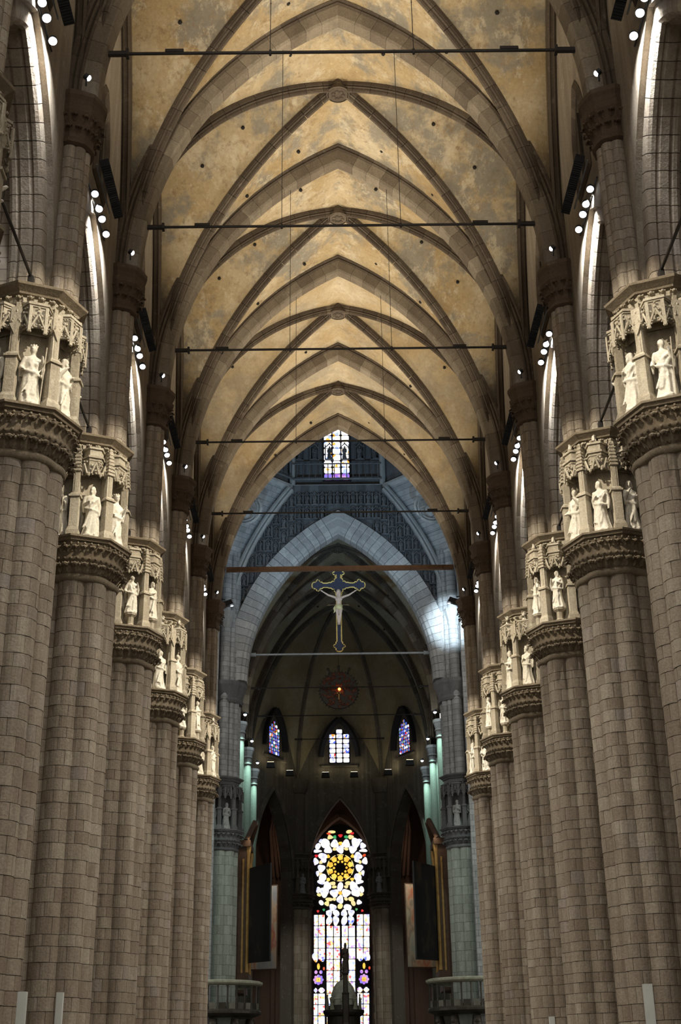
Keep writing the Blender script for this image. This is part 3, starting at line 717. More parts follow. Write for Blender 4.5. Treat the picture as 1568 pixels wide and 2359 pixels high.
HEAD = MB(); HEAD.lathe([(.08, .12), (.13, .10), (.14, -.05), (.125, -.06)], 14); HEADM = HEAD.me('lamp_head', 'black')
LENSB = MB().ball((0, 0, -.07), (.13, .13, .12), 12, 8).me('lens', 'lamp')
LENS = MB().lathe([(.125, -.075), (.105, -.095), (.02, -.105)], 16, capb=True).me('lens', 'lamp')
MOD = MB(); MOD.box((0, 0, 0), (.34, .72, .30))
for q in range(6): MOD.box((0, -.3+.12*q, -.16), (.30, .02, .03))
MODM = MOD.me('module', 'black')
BAYN = ['before the nearest', 'after the nearest', 'after the second', 'after the third', 'after the fourth', 'after the fifth']
for i in range(-1, 5):
    for sx in (-1, 1):
        yc = YP(i)+HB-.1
        t = empty('lamp_row', (sx*8.74, yc, 30.2), label=f'row of four white spotlights, {sides[sx]} wall, bay {BAYN[i+1]} pier', cat='spotlights', group='white spotlight rows')
        MB().tube([(sx*.16, -1.7, .1), (sx*.16, 1.7, .1)], .03, 6).build('rail', 'black', t)
        for q, yy in enumerate((-1.2, -.35, .25, 1.15)):
            h = put('lamp_head', HEADM, t, (0, yy, 0), (-.55, sx*.15, 0)); put('lens', LENS, h)
        t2 = empty('floodlight_bank', (sx*8.42, yc, 31.3), label=f'black bank of floodlights, {sides[sx]} wall, bay {BAYN[i+1]} pier', cat='floodlights', group='black floodlight banks')
        for q in range(4): put('module', MODM, t2, (0, -1.14+q*.76, 0), (0, sx*.3, 0))
        MB().tube([(sx*.3, -1.4, .0), (sx*.3, 1.4, .0)], .03, 6).build('bracket', 'steel', t2)
        light('row_light', 'AREA', (sx*8.36, yc+.2, 30.25), (sx*9.2, yc+.7, 29.35), 300, (.94, .97, 1), 2.2, .12, spread=64)
        light('row_spot', 'SPOT', (sx*8.55, yc, 29.9), (-sx*3.0, yc+1.5, 6), 7000, (1, .95, .86), .25, spot=82, blend=.8)
        light('vault_flood', 'AREA', (sx*8.2, yc, 31.55), (-sx*2.0, yc+.5, 44.0), 520, (1.0, .89, .71), 2.8, .3, spread=105)
def ledge_lamp(x, y, z, tgt, label, power=0, col=(1, .9, .72), spot=40, r=.12, grp='lamps on the upper capitals'):
    t = empty('ledge_lamp', (x, y, z), label=label, cat='lamp', group=grp)
    d = (Vector(tgt)-Vector((x, y, z))).normalized(); q = (-d).to_track_quat('Z', 'Y').to_euler()
    MB().box((0, 0, -.22), (.05, .05, .3)).build('bracket', 'black', t)
    h = put('lamp_head', HEADM, t, (0, 0, 0), q, (r/.15,)*3); put('lens', LENSB, h)
    if power: light('ledge_spot', 'SPOT', Vector((x, y, z))+d*.22, tgt, power, col, .12, spot=spot, blend=.6)
    return t
for i in range(-1, 6):
    for sx in (-1, 1):
        w = f'{ORD[i]} pier' if i >= 0 else 'pier at the edge of the view'
        ledge_lamp(sx*8.3, YP(i)-.98, 31.35, (-sx*9.0, YP(i+1)-1.0, 21.2), f'small bright lamp on the upper capital, {w}, {sides[sx]} side', 27000, (1, .92, .77), 15.5)

# white column loudspeakers low on the piers
for (x, y, z0, lab) in ((-7.75, 31.3, 3.48, 'white column loudspeaker at the foot of the nearest left pier'), (-8.76, 40.5, 4.0, 'white column loudspeaker before the second left pier'), (6.63, 31.3, 3.46, 'white column loudspeaker before the nearest right pier'), (7.37, 50.5, 3.52, 'white column loudspeaker before the third right pier')):
    t = empty('column_loudspeaker', (x, y, 0), label=lab, cat='loudspeaker', group='white loudspeakers')
    m = MB(); m.box((0, 0, z0-.85), (.2, .16, 1.7)); m.build('cabinet', 'white_paint', t)
    m = MB(); m.box((0, 0, (z0-1.7)/2), (.09, .09, z0-1.7)); m.box((0, 0, .03), (.5, .5, .06)); m.build('stand', 'iron', t)
    MB().box((0, -.083, z0-.85), (.14, .012, 1.5)).build('grille', 'white_paint', t)

# ================================================================== CROSSING
YF = YP(7)                                     # far crossing piers
cr = empty('wall_crossing', kind='structure')
# far crossing arch with its wide pale face
def far_fr(sg): return trans_fr(sg, 7.55, 43.75-ZS, ZS)
FPROF = [(-1.0, 1.75), (-1.0, 1.2), (-.92, 1.1), (-.96, .5), (-.85, .42), (-.8, .2), (-.62, .12), (-.5, 0), (.5, 0), (.6, .2), (.6, 1.75)]
for sg in (-1, 1):
    a = put('crossing_arch', None, cr, (0, YF, 0))
    for p in pieces(far_fr(sg), FPROF, 26, 2, .002): p.build('arch_stone', 'grey', a)
# dark grey wall above the arch with tiers of small saints in niches
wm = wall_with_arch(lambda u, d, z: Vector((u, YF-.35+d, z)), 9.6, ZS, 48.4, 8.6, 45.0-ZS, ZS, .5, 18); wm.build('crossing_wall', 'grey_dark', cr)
def farz(x): return Tz(min(abs(x), 8.6), 8.6+.6, arch_R(9.2, 45.6-ZS))
NB = MB(); NB.box((-.38, -.06, .75), (.09, .16, 1.5)); NB.box((.38, -.06, .75), (.09, .16, 1.5)); NB.box((0, -.1, .02), (.7, .26, .1))
for s in (-1, 1): NB.tube([(s*.34, -.1, 1.25), (0, -.12, 1.6)], .05, 5)
NB.ball((0, -.12, 1.66), .07, 5, 3)
NBM = NB.me('relief_niche', 'grey_dark'); RFIG = MINI.copy(); RFIG.materials.clear(); RFIG.materials.append(M['grey_dark'])
for c_ in range(-13, 14):
    x = c_*.66; zt = 47.75 if abs(x) < 3.6 else 47.75-(abs(x)-3.6)**1.5*.82
    zz = zt-1.3
    while zz > farz(x)+.0:
        n = put('relief_niche', NBM, cr, (x, YF-.38, zz), (0, 0, 0), (.78, 1.3, .74)); put('relief_figure', RFIG, n, (0, -.16, .08), (0, 0, random.uniform(-.3, .3)), (.72, .6, .7)); zz -= 1.32
# octagon drum of the dome
dr = empty('wall_dome_drum', kind='structure'); CY = YP(6); RD = 9.75/math.cos(PI/8)
def octring(name, prof_, mat):
    m = MB(); m.lathe(prof_, 8, (0, CY, 0), ph=PI/8, capb=False, capt=False); return m.build(name, mat, dr)
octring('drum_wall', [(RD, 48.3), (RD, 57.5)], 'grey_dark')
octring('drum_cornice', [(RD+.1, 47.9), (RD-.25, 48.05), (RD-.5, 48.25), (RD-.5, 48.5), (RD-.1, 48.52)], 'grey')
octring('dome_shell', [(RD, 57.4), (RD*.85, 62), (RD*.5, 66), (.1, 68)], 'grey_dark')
for k in range(8):
    a = PI/8+k*OCT; P = Vector((RD*math.cos(a), CY+RD*math.sin(a), 0))
    P2 = Vector(((RD-.3)*math.cos(a), CY+(RD-.3)*math.sin(a), 0))
    m = MB(); m.lathe([(.28, 48.5), (.28, 57)], 8, P2); m.build('corner_shaft', 'grey', dr)
for k in range(1, 4):
    a0 = PI/8+k*OCT; a1 = a0+OCT; A = Vector(((RD-.6)*math.cos(a0), CY+(RD-.6)*math.sin(a0), 0)); B2 = Vector(((RD-.6)*math.cos(a1), CY+(RD-.6)*math.sin(a1), 0))
    m = MB(); m.tube([A+Vector((0, 0, 50.45)), B2+Vector((0, 0, 50.45))], .06, 6); m.tube([A+Vector((0, 0, 49.0)), B2+Vector((0, 0, 49.0))], .1, 6); m.build('gallery_rail', 'grey_dark', dr)
    for q in range(14):
        P = A.lerp(B2, (q+.5)/14); MB().tube([P+Vector((0, 0, 49.0)), P+Vector((0, 0, 50.45))], .04, 5).build('baluster', 'grey_dark', dr)
    for q in range(6):
        if k == 2 and q in (2, 3): continue
        P = A.lerp(B2, (q+.5)/6); d = (Vector((0, CY, 0))-Vector((P.x, P.y, 0))).normalized()
        n = put('relief_niche', NBM, dr, (P.x-d.x*.5, P.y-d.y*.5, 51), (0, 0, math.atan2(-d.x, d.y)+PI)); put('relief_figure', RFIG, n, (0, -.16, .1), (0, 0, 0), (.66,)*3)
# pendentives in the corners
def pend(sx, sy):
    v, f = [], []; n = 14
    for i in range(n+1):
        t = i/n; z = 35.5+12.6*t; c = 5.7*(1-math.sqrt(max(0, 1-t*t*.98)))/(1-math.sqrt(.02)) if t < 1 else 5.7
        c = .6+5.1*(t**1.9)
        for j in range(9):
            q = j/8; v.append((sx*(9.75-c*(1-q)), CY+sy*(9.4-c*q), z))
    f = [(i*9+j, i*9+j+1, i*9+j+10, i*9+j+9) for i in range(n) for j in range(8)]
    return MB().add(v, f)
for sx in (-1, 1):
    pend(sx, 1).build('pendentive', 'ashlar_grey', cr, smooth=True)
    fr = []
    for i in range(25):
        t = i/24; z = 35.5+12.4*t; c = .6+5.1*(t**1.9); fr.append(Vector((sx*(9.75-c), YF-.5, z)))
    frames = []
    for i, P in enumerate(fr):
        T = (fr[min(i+1, 24)]-fr[max(i-1, 0)]).normalized(); Nn = Vector((0, 1, 0)).cross(T); frames.append((P, Vector((0, 1, 0)), Nn))
    sweep(frames, [(-.45, -.3), (-.5, -.12), (-.35, 0), (-.5, .12), (-.45, .3), (.3, .3), (.3, -.3)], True).build('squinch_moulding', 'grey', cr)
    m = MB()
    for r_ in (1.25, 1.0): m.tube([(sx*7.6+r_*math.cos(q*PI/10), 96.4+sx*0-r_*.35*math.cos(q*PI/10)*-sx, 44.6+r_*math.sin(q*PI/10)) for q in range(21)], .12, 6)
    m.build('roundel_ring', 'grey', cr); rb = MB(); rb.ball((sx*7.6, 96.6, 44.4), (.5, .4, .65)); rb.ball((sx*7.6, 96.3, 45.2), (.24, .24, .3)); rb.build('roundel_bust', 'grey', cr, smooth=True)
    # transept side: tall arch opening in a grey wall
    tw = wall_with_arch(lambda u, d, z: Vector((sx*(9.75+d), CY+u, z)), 9.6, 0, 48.2, 7.6, 43.0-ZS, ZS, .6, 16); tw.build('transept_wall', 'ashlar_grey', cr)
    # upper part of the far crossing pier
    m = MB()
    for (dx, dy, r_) in ((0, 0, 1.15), (-sx*.95, -.55, .42), (-sx*.2, -1.15, .42), (-sx*1.1, .35, .35), (-sx*.75, -1.0, .22)): m.lathe([(r_, ZC), (r_, 44)], 20, (sx*9.5+dx, YF+dy, 0))
    m.build('crossing_shaft', 'ashlar_grey', cr)
    m = MB(); m.lathe([(.42, 35.2), (.5, 35.4), (.48, 35.6), (.68, 36.3), (.72, 36.4), (.72, 36.6)], 10, (sx*9.3, YF-1.2, 0)); m.build('shaft_capital', 'grey', cr)
    m = MB(); m.lathe([(1.5, 29.0), (1.6, 29.2), (1.5, 29.4), (1.75, 30.2), (1.85, 30.4), (1.85, 30.7), (1.4, 30.8)], 16, (sx*9.4, YF, 0)); m.build('pier_capital', 'grey_dark', cr)

# far crossing piers and choir piers
def far_pier(x, y, label, mat, M_, sc=1.0, blocks=True, cap='grey_dark', ang=None, lim=300):
    rr = random.Random(int(x*10+y)); p = empty('choir_pier', (x, y, 0), label=label, cat='pier', group='piers beyond the crossing')
    f_ = math.atan2(-y, CAMX-x); sh = put('shaft', core_mesh(0, ZN, sc), p)
    shaft_blocks(sh, 0, ZN-.1, f_, rr, sc, lim, 1.45, 4.5, M_, mat, .6, .8)
    for me, nm in ((DRUM, 'capital'), (BELL, 'capital_bell'), (LEDGE, 'statue_ledge'), (CORN, 'cornice')):
        c2 = me.copy(); c2.materials.clear(); c2.materials.append(M[cap]); o = put(nm, c2, p)
        if nm == 'capital': c = o
    ring_joined('foliage_band', LEAF, 24, 1.36, ZN+.22, c, cap); ring_joined('foliage_band', LEAF, 28, 1.46, ZN+.88, c, cap)
    for k in range(8):
        a = k*OCT
        if abs((a-f_+PI) % (2*PI)-PI) < 1.7:
            for src, nm, aa in ((BUT[0], 'niche_buttress', a), (CAN[0], 'canopy', a+OCT/2)):
                key = nm+cap
                if key not in CACHE: CACHE[key] = src.copy(); CACHE[key].materials.clear(); CACHE[key].materials.append(M[cap])
                put(nm, CACHE[key], c, (0, 0, 0), (0, 0, aa))
    return p
CACHE = {}
dst = [s.copy() for s in STAT[:3]]
for s in dst: s.materials.clear(); s.materials.append(M['grey'])
def dark_statue(x, y, z, a, k, lab, h=1.06):
    tag(put('statue', dst[k % 3], None, (x, y, z), (0, 0, a+PI/2), (h,)*3), lab, 'statue', 'statues on the piers beyond the crossing')
for sx in (-1, 1):
    far_pier(sx*9.4, YF, f'pale green-lit pier at the far {sides[sx]} corner of the crossing', 'green_lit_stone', GREEN_LIT)
    for j, a in enumerate((-PI/2-.39*sx*-1, -PI/2+.39*-sx)):
        a = -PI/2+(.39 if j else -.39)
        dark_statue(sx*9.4+1.4*math.cos(a), YF+1.4*math.sin(a), ZL+.06, a, j+(sx > 0), f'shadowed saint, {"left" if not j else "right"} niche of far {sides[sx]} crossing pier')
    for q, yy in enumerate((YP(8), YP(9), 128.6)):
        pl = empty('choir_shaft', (sx*8.75, yy, 0), label=f'slim pale green lit shaft of the {ORD[q+1] if q else "first"} choir pier, {sides[sx]} side', cat='shaft', group='lit shafts in the choir')
        m = MB()
        m.lathe([(.36, 19.0), (.36, 28.9)], 16); m.build('shaft', 'green_lit_stone', pl, smooth=False)
        m = MB(); m.lathe([(.28, 19.0), (.28, 28.9)], 12, (sx*.55, -.25, 0)); m.build('side_shaft', 'green_lit_stone', pl)
        m = MB(); m.lathe([(.38, 28.5), (.46, 28.6), (.4, 28.75), (.4, 29.1), (.5, 29.2), (.42, 29.35), (.55, 29.8), (.62, 29.9), (.62, 30.15), (.3, 30.2)], 12); m.build('capital', 'grey', pl)
        m = MB(); m.lathe([(1.25, 0), (1.25, 30)], 20, (sx*1.1, .9, 0)); m.build('core', 'choir', pl)
        ledge_lamp(sx*8.3, yy-.75, 30.75, (sx*8.75, yy-.45, 22), f'blue-white lamp above the {ORD[q+1] if q else "first"} green-lit choir shaft, {sides[sx]} side', 0, r=.17, grp='lamps in the choir')
        light('choir_fill', 'POINT', (sx*7.6, yy-1.6, 30.5), (0, 0, 0), 55, (.8, .95, 1), .2)  # added fill that lifts the whole choir, beside the shaft lamps
        light('choir_spot', 'SPOT', (sx*8.2, yy-1.5, 30.6), (sx*8.8, yy-.3, 23), 2600, (.62, 1.0, .86), .1, spot=50, blend=.7)
    ledge_lamp(sx*7.55, 108.6, 20.6, (sx*.3, 107.6, 7.3), f'bright lamp above the {sides[sx]} organ case', 9000, (1, .95, .85), 24, .24, 'lamps in the choir')
# two black floodlights on the near crossing piers
for sx in (-1, 1):
    t = empty('crossing_floodlight', (sx*7.65, YP(5)+.3, 30.95), label=f'black floodlight on a bracket under the crossing arch, {sides[sx]} side', cat='floodlight', group='crossing floodlights')
    MB().box((0, 0, 0), (.75, .34, .36), 0, .85).build('housing', 'black', t, (0, 0, 0), (0, .35*sx, 0))
    m = MB(); m.tube([(sx*.2, 0, .3), (sx*.9, 0, .38)], .04, 6); m.tube([(sx*.2, 0, .05), (sx*.9, 0, .2)], .04, 6); m.build('bracket', 'black', t)
    put('lens', LENS, t, (-sx*.3, .05, -.12), (0, .2*sx, 0), (.8, .8, .4))

# ================================================================== CHOIR AND APSE
ch = empty('wall_choir', kind='structure')
for sx in (-1, 1):
    MB().box((sx*11.7, 115.6, 23), (.6, 29, 46)).build('side_wall', 'choir', ch)
    MB().box((sx*15.5, 138, 23), (.6, 20, 46)).build('ambulatory_side', 'red_wall', ch)
QC = [(-9.3, 119.46), (-9.3, 129), (-4.6, 137.6), (4.6, 137.6), (9.3, 129), (9.3, 119.46)]
C0 = Vector((0, 120.2, 44.7))
def rib_pt(q, s):
    z = 31+13.7*math.sin(PI/2*min(1, s))**.75 if s < 1 else 44.7
    u = 1-math.cos(PI/2*s); u = .35*s+.65*u
    return Vector((q[0]+(C0.x-q[0])*u, q[1]+(C0.y-q[1])*u, z))
for k in range(5):
    a, b = QC[k], QC[k+1]; v, n, m_ = [], 14, 12
    for i in range(n+1):
        s = i/n
        for j in range(m_+1):
            t = j/m_; p = rib_pt(a, s).lerp(rib_pt(b, s), t); p.z = min(p.z+(1-s)**1.3*6.8*(1-abs(2*t-1)**1.7), 45.2); v.append(p)
    f = [(i*(m_+1)+j, i*(m_+1)+j+1, (i+1)*(m_+1)+j+1, (i+1)*(m_+1)+j) for i in range(n) for j in range(m_)]
    put('vault_web', mesh('vault_web', v, f, 'plaster_shaded', True), ceiling)
for q in QC[1:5]:
    d = Vector((C0.x-q[0], C0.y-q[1], 0)).normalized(); Bv = Vector((-d.y, d.x, 0)); fr = []
    for i in range(25):
        P = rib_pt(q, i/24); T = (rib_pt(q, min(1, i/24+.02))-rib_pt(q, max(0, i/24-.02))).normalized(); Nn = Bv.cross(T)
        if Nn.z < 0: Nn = -Nn
        fr.append((P, Bv, Nn))
    r = put('apse_rib', None, ceiling)
    for i in range(0, 24, 2): sweep(fr[i:i+3], RPROF, True).build('rib_stone', 'choir', r)
ap = empty('wall_apse', kind='structure'); sides_ = []
for k in range(1, 4):
    a, b = Vector((*QC[k], 0)), Vector((*QC[k+1], 0)); mid = (a+b)/2; L_ = (b-a).length; U = (b-a)/L_; Nn = Vector((U.y, -U.x, 0))
    if Nn.y > 0: Nn = -Nn                        # towards the nave
    sides_.append((mid, U, Nn, L_))
    w = wall_with_arch(lambda u, d, z: mid+U*u-Nn*d+Vector((0, 0, z)), L_/2, 0, 39.5, L_/2-1.15, 29.0-20.5, 20.5, 1.3, 14); w.build('apse_wall', 'choir', ap)
    # deep soffit ring of the ambulatory arch
    for sg in (-1, 1):
        r = put('ambulatory_arch', None, ap)
        for q in range(10):
            fr = []
            for s_ in range(3):
                x, z, nx, nz = pointed(L_/2-1.15, 8.5, (q+s_/2)/10); fr.append((mid+U*(sg*x)+Vector((0, 0, 20.5+z)), Nn, U*(sg*nx)+Vector((0, 0, nz))))
            sweep(fr, [(.25, .5), (.25, .1), (.1, 0), (0, .12), (0, .5)], True).build('arch_stone', 'choir', r)
    # recess round the clerestory window
    for sg in (-1, 1):
        fr = []
        for s_ in range(15):
            x, z, nx, nz = pointed(1.95, 4.1, s_/14); fr.append((mid+U*(sg*x)+Vector((0, 0, 33.4+z)), Nn, U*(sg*nx)+Vector((0, 0, nz))))
        sweep(fr, [(.5, .35), (.5, .1), (.2, -.25), (.02, -.25), (.02, .35)], True).build('window_reveal', 'lead', ap)
    MB().add([mid+U*u+Nn*d+Vector((0, 0, z)) for u, d, z in ((-2, 0, 32.2), (2, 0, 32.2), (2, .4, 32.2), (-2, .4, 32.2), (-2, 0, 32.5), (2, 0, 32.5), (2, .35, 32.4), (-2, .35, 32.4))], [(0, 3, 2, 1), (4, 5, 6, 7), (0, 1, 5, 4), (1, 2, 6, 5), (2, 3, 7, 6), (3, 0, 4, 7)]).build('window_sill', 'choir', ap)
amb = empty('wall_far', kind='structure')
MB().box((0, 147.6, 17), (44, .8, 34)).build('outer_wall', 'red_wall', amb)
MB().box((0, 143.6, 31), (44, 8.6, .5)).build('ambulatory_vault', 'red_wall', amb)
MB().box((0, 134, 46.5), (44, 30, .4)).build('apse_light_cover', 'red_wall', amb)  # unseen slab added to keep world light out of apse and ambulatory
for sg in (-1, 1):
    MB().box((sg*15.8, 134.5, 31), (12.4, 10, .5)).build('ambulatory_vault', 'red_wall', amb); MB().box((sg*13.2, 129.8, 23), (4.6, .5, 46)).build('ambulatory_end', 'red_wall', amb)
for sg in (-1, 1):
    fr = []
    for s_ in range(15):
        x, z, nx, nz = pointed(3.9, 6.6, s_/14); fr.append((Vector((sg*x, 146.4, 21.8+z)), Vector((0, -1, 0)), Vector((sg*nx, 0, nz))))
    sweep(fr, [(.5, .5), (.5, .1), (.2, -.1), (0, -.1), (0, .5)], True).build('window_arch', 'red_wall', amb)
    for x in (7.5, 5.8): MB().lathe([(.3, 0), (.3, 24)], 12, (sg*x, 146.6, 0)).build('wall_shaft', 'red_wall', amb)
    for q in range(4):
        t0 = MB(); t0.tube([(sg*(6.0+q*.5), 146, 22), (sg*(6.8+q*.3), 143, 26.5), (sg*7.2, 140, 28.6)], .2, 6); t0.build('ambulatory_rib', 'red_wall', amb)
for sx in (-1, 1):
    far_pier(sx*4.5, 138.2, f'dim apse pier with statue niches {sides[sx]} of the great window', 'choir', {k: [m_.copy() for m_ in BLKM[k]] for k in BLKM}, cap='choir')
    m = MB(); m.lathe([(.75, ZC), (.75, 30.2)], 20, (sx*4.5, 137.7, 0)); m.build('apse_shaft', 'choir', ap)
    m = MB(); m.lathe([(.8, 29.4), (1.0, 29.9), (1.1, 30.5), (1.15, 30.9), (.6, 31)], 12, (sx*4.5, 137.6, 0)); m.build('apse_capital', 'choir', ap)
    dark_statue(sx*4.5+1.4*math.cos(-PI/2+.39*-sx), 138.2+1.4*math.sin(-PI/2+.39*-sx), ZL+.06, -PI/2, 1+(sx > 0), f'dim stone saint on the apse pier {sides[sx]} of the great window')
    light('ambulatory_lamp', 'POINT', (sx*6.0, 141.5, 22.6), (0, 0, 0), 60, (1, .75, .5), .15)
    t = empty('ambulatory_lamp', (sx*5.95, 140, 22.5), label=f'tiny warm lamp beside the apse pier, {sides[sx]} of the great window', cat='lamp', group='ambulatory lamps')
    MB().ball((0, 0, 0), (.14, .14, .1), 8, 5).build('bulb', 'lamp_warm', t); MB().box((0, .2, .12), (.1, .4, .06)).build('bracket', 'black', t)
for (x, y, z, lab) in ((-7.5, 131.6, 31.1, 'leftmost'), (-5.55, 135.2, 31.0, 'second from left'), (-1.6, 137.2, 31.2, 'third from left'), (1.63, 137.2, 31.2, 'third from right'), (5.4, 135.4, 31.0, 'second from right'), (7.6, 131.4, 31.1, 'rightmost')):
    t = empty('apse_uplight', (x*.95, y-.75, z), label=f'dark box uplight under the apse windows, {lab} of six', cat='lamp', group='apse uplights')
    MB().box((0, 0, 0), (.9, .5, .55), 0, .8).build('box', 'black', t); MB().box((0, 0, .27), (.7, .4, .03)).build('lamp_face', 'lamp_warm', t); MB().box((0, .35, -.1), (.2, .4, .15)).build('bracket', 'black', t)
    light('apse_uplight_glow', 'POINT', (x*.95, y-.85, z+.55), (0, 0, 0), 14, (1, .9, .55), .15)

# ------------------------------------------------------------------ stained glass
def pane(parent, P, U, n, pts, mat, th=.05):
    m = MB(); k = len(pts); v = [P+U*a+Vector((0, 0, b))+n*q for q in (0, th) for a, b in pts]
    m.add(v, [tuple(range(k)), tuple(reversed(range(k, 2*k)))]+[(j, (j+1) % k, k+(j+1) % k, k+j) for j in range(k)])
    return m.build('pane', mat, parent)
def ell(a, b, rx, rz, k=10, ph=0): return [(a+rx*math.cos(2*PI*q/k+ph), b+rz*math.sin(2*PI*q/k+ph)) for q in range(k)]
def rrect(a0, a1, b0, b1, r=.06): return [(a0+r, b0), (a1-r, b0), (a1, b0+r), (a1, b1-r), (a1-r, b1), (a0+r, b1), (a0, b1-r), (a0, b0+r)]
win = empty('window_1', kind='structure')
PU, PN, PP = Vector((1, 0, 0)), Vector((0, -1, 0)), Vector((0, 147.0, 0))
def wx(cx, cy): d = (1880+cy/4.925)-1998; return ((700+cx/4.922)-784.3-d*.0166)/(20.62+d*.0026)
def wz(cy): d = (1880+cy/4.925)-1998; return 23.01-d*.0471+5.6e-6*d*d
back = MB()                                       # dark tracery slab behind the panes
outl = [(-3.15, 2), (3.15, 2), (3.15, 24.3)]+[(pointed(3.15, 3.6, q/8)[0], 24.3+pointed(3.15, 3.6, q/8)[1]) for q in range(1, 9)]+[(-pointed(3.15, 3.6, q/8)[0], 24.3+pointed(3.15, 3.6, q/8)[1]) for q in range(7, -1, -1)]
back.prism([(a, b) for a, b in outl], 0, .12, Matrix.Translation((0, 147.15, 0)) @ Matrix.Rotation(PI/2, 4, 'X')); back.build('tracery', 'lead', win)
SX, SZ = 1/(4.922*20.7), 1/(4.925*21.2)
def blob(cx, cy, rx, ry, mat, k=10):
    if k < 10: pts = ell(wx(cx, cy), wz(cy), rx*SX*1.15, ry*SZ*1.15, k, random.uniform(0, 1))
    else:                                            # cusped, trefoil-like openings
        a0, q_ = random.uniform(0, 6), random.choice((2, 3, 3)); pts = []
        for t in range(18):
            a = 2*PI*t/18; r_ = 1.12+.16*math.cos(q_*a+a0); pts.append((wx(cx, cy)+rx*SX*r_*math.cos(a), wz(cy)+ry*SZ*r_*math.sin(a)))
    pane(win, PP, PU, PN, pts, mat)
C_ = 412
for (dx, cy, rx, ry, mt) in ((65, 305, 40, 42, 'g_tracery'), (0, 368, 38, 42, 'g_tracery'), (172, 300, 42, 58, 'g_tracery'), (255, 330, 30, 30, 'g_tracery'), (220, 272, 22, 20, 'g_tracery'), (140, 372, 40, 38, 'g_tracery'), (262, 385, 42, 16, 'g_tracery'), (200, 445, 42, 36, 'g_tracery'), (190, 485, 26, 34, 'g_tracery'), (280, 505, 28, 36, 'g_tracery'), (215, 582, 38, 38, 'g_tracery'), (258, 640, 16, 28, 'g_tracery'), (200, 690, 34, 44, 'g_tracery'), (215, 740, 40, 24, 'g_tracery'), (148, 785, 38, 44, 'g_tracery'), (90, 757, 36, 18, 'g_yellow'),
                         (66, 868, 44, 40, 'g_tracery'), (0, 795, 32, 42, 'g_tracery'), (0, 940, 34, 42, 'g_tracery'), (180, 855, 44, 52, 'g_tracery'), (245, 830, 26, 30, 'g_tracery'), (125, 938, 34, 20, 'g_yellow'), (215, 975, 26, 24, 'g_tracery'), (240, 885, 20, 18, 'g_yellow'),
                         (98, 168, 34, 17, 'g_yellow'), (132, 187, 22, 12, 'g_red'), (118, 228, 28, 22, 'g_yellow'), (66, 228, 20, 18, 'g_green'), (0, 212, 22, 16, 'g_red'), (66, 364, 20, 18, 'g_yellow'), (138, 448, 18, 18, 'g_amber'), (136, 712, 20, 16, 'g_amber'), (68, 797, 22, 16, 'g_yellow'), (66, 935, 20, 16, 'g_yellow'), (150, 985, 24, 26, 'g_yellow'), (0, 1018, 30, 24, 'g_yellow'), (272, 440, 18, 14, 'g_red'), (222, 514, 18, 18, 'g_yellow'), (225, 648, 20, 16, 'g_yellow'), (0, 300, 20, 18, 'g_amber'), (0, 868, 20, 18, 'g_amber'),
                         (85, 1030, 36, 34, 'g_tracery'), (45, 1095, 32, 34, 'g_tracery'), (126, 1095, 32, 34, 'g_tracery'), (48, 1182, 30, 48, 'g_tracery'), (124, 1182, 30, 48, 'g_mixed'), (186, 1056, 12, 12, 'g_green'), (252, 1072, 12, 12, 'g_red')):
    for s in ((-1, 1) if dx else (1,)): blob(C_+s*dx, cy, rx, ry, mt)
for k in range(10):                                # the amber rose
    a = 2*PI*(k+.5)/10; blob(C_+118*math.cos(a), 580+118*math.sin(a), 30, 30, 'g_amber', 5); blob(C_+72*math.cos(a+.3), 580+72*math.sin(a+.3), 12, 12, 'g_amber', 6)
    p = [(C_+r_*math.cos(a+q), 580+r_*math.sin(a+q)) for r_, q in ((156, -.25), (156, -.08), (156, .08), (156, .25), (147, .25), (147, .08), (147, -.08), (147, -.25))]
    pane(win, PP, PU, PN, [(wx(*q), wz(q[1])) for q in p], 'g_yellow')
cols = [(116, 160), (168, 240), (260, 332), (342, 410), (432, 500), (510, 584), (602, 672), (682, 744)]
bars = [1110+128*q for q in range(15)]
for ci, (a0, a1) in enumerate(cols):
    outer = ci in (0, 1, 6, 7)
    for q in range(len(bars)-1):
        b0, b1 = bars[q]+4, bars[q+1]-4
        if not outer and q == 0: continue
        if outer and q in (4, 5): continue
        if outer and q == 6: b0 += 60
        mt = 'g_white'
        sp = 1+.012*(q)                               # glass follows the true verticals of the wall
        x0, x1 = wx(a0, b0), wx(a1, b0)
        pane(win, PP, PU, PN, rrect(x0, x1, wz(b1), wz(b0), .03 if not (outer and q == 6) else .22), mt)
for s, c in ((0, 168), (1, 686)):
    for k in range(8):
        a = k*OCT; blob(c+42*math.cos(a), 1852+42*math.sin(a), 15, 15, 'g_violet', 8)
    for k in range(4): blob(c+18*math.cos(k*PI/2+OCT), 1852+18*math.sin(k*PI/2+OCT), 12, 12, 'g_amber', 8)
    blob(c, 1700, 14, 30, 'g_amber', 8); blob(c-28, 1765, 16, 18, 'g_violet', 8); blob(c+28, 1765, 16, 18, 'g_violet', 8); blob(c-36, 1590, 28, 50, 'g_mixed'); blob(c+36, 1590, 28, 50, 'g_mixed')
    blob(c+62, 1725, 10, 16, 'g_red', 8)
m = MB()
for cx in (249, 421, 593): m.box((wx(cx, 1500), 146.9, (wz(1080)+2)/2), (.16, .2, wz(1080)-2))
m.build('mullion', 'lead', win)

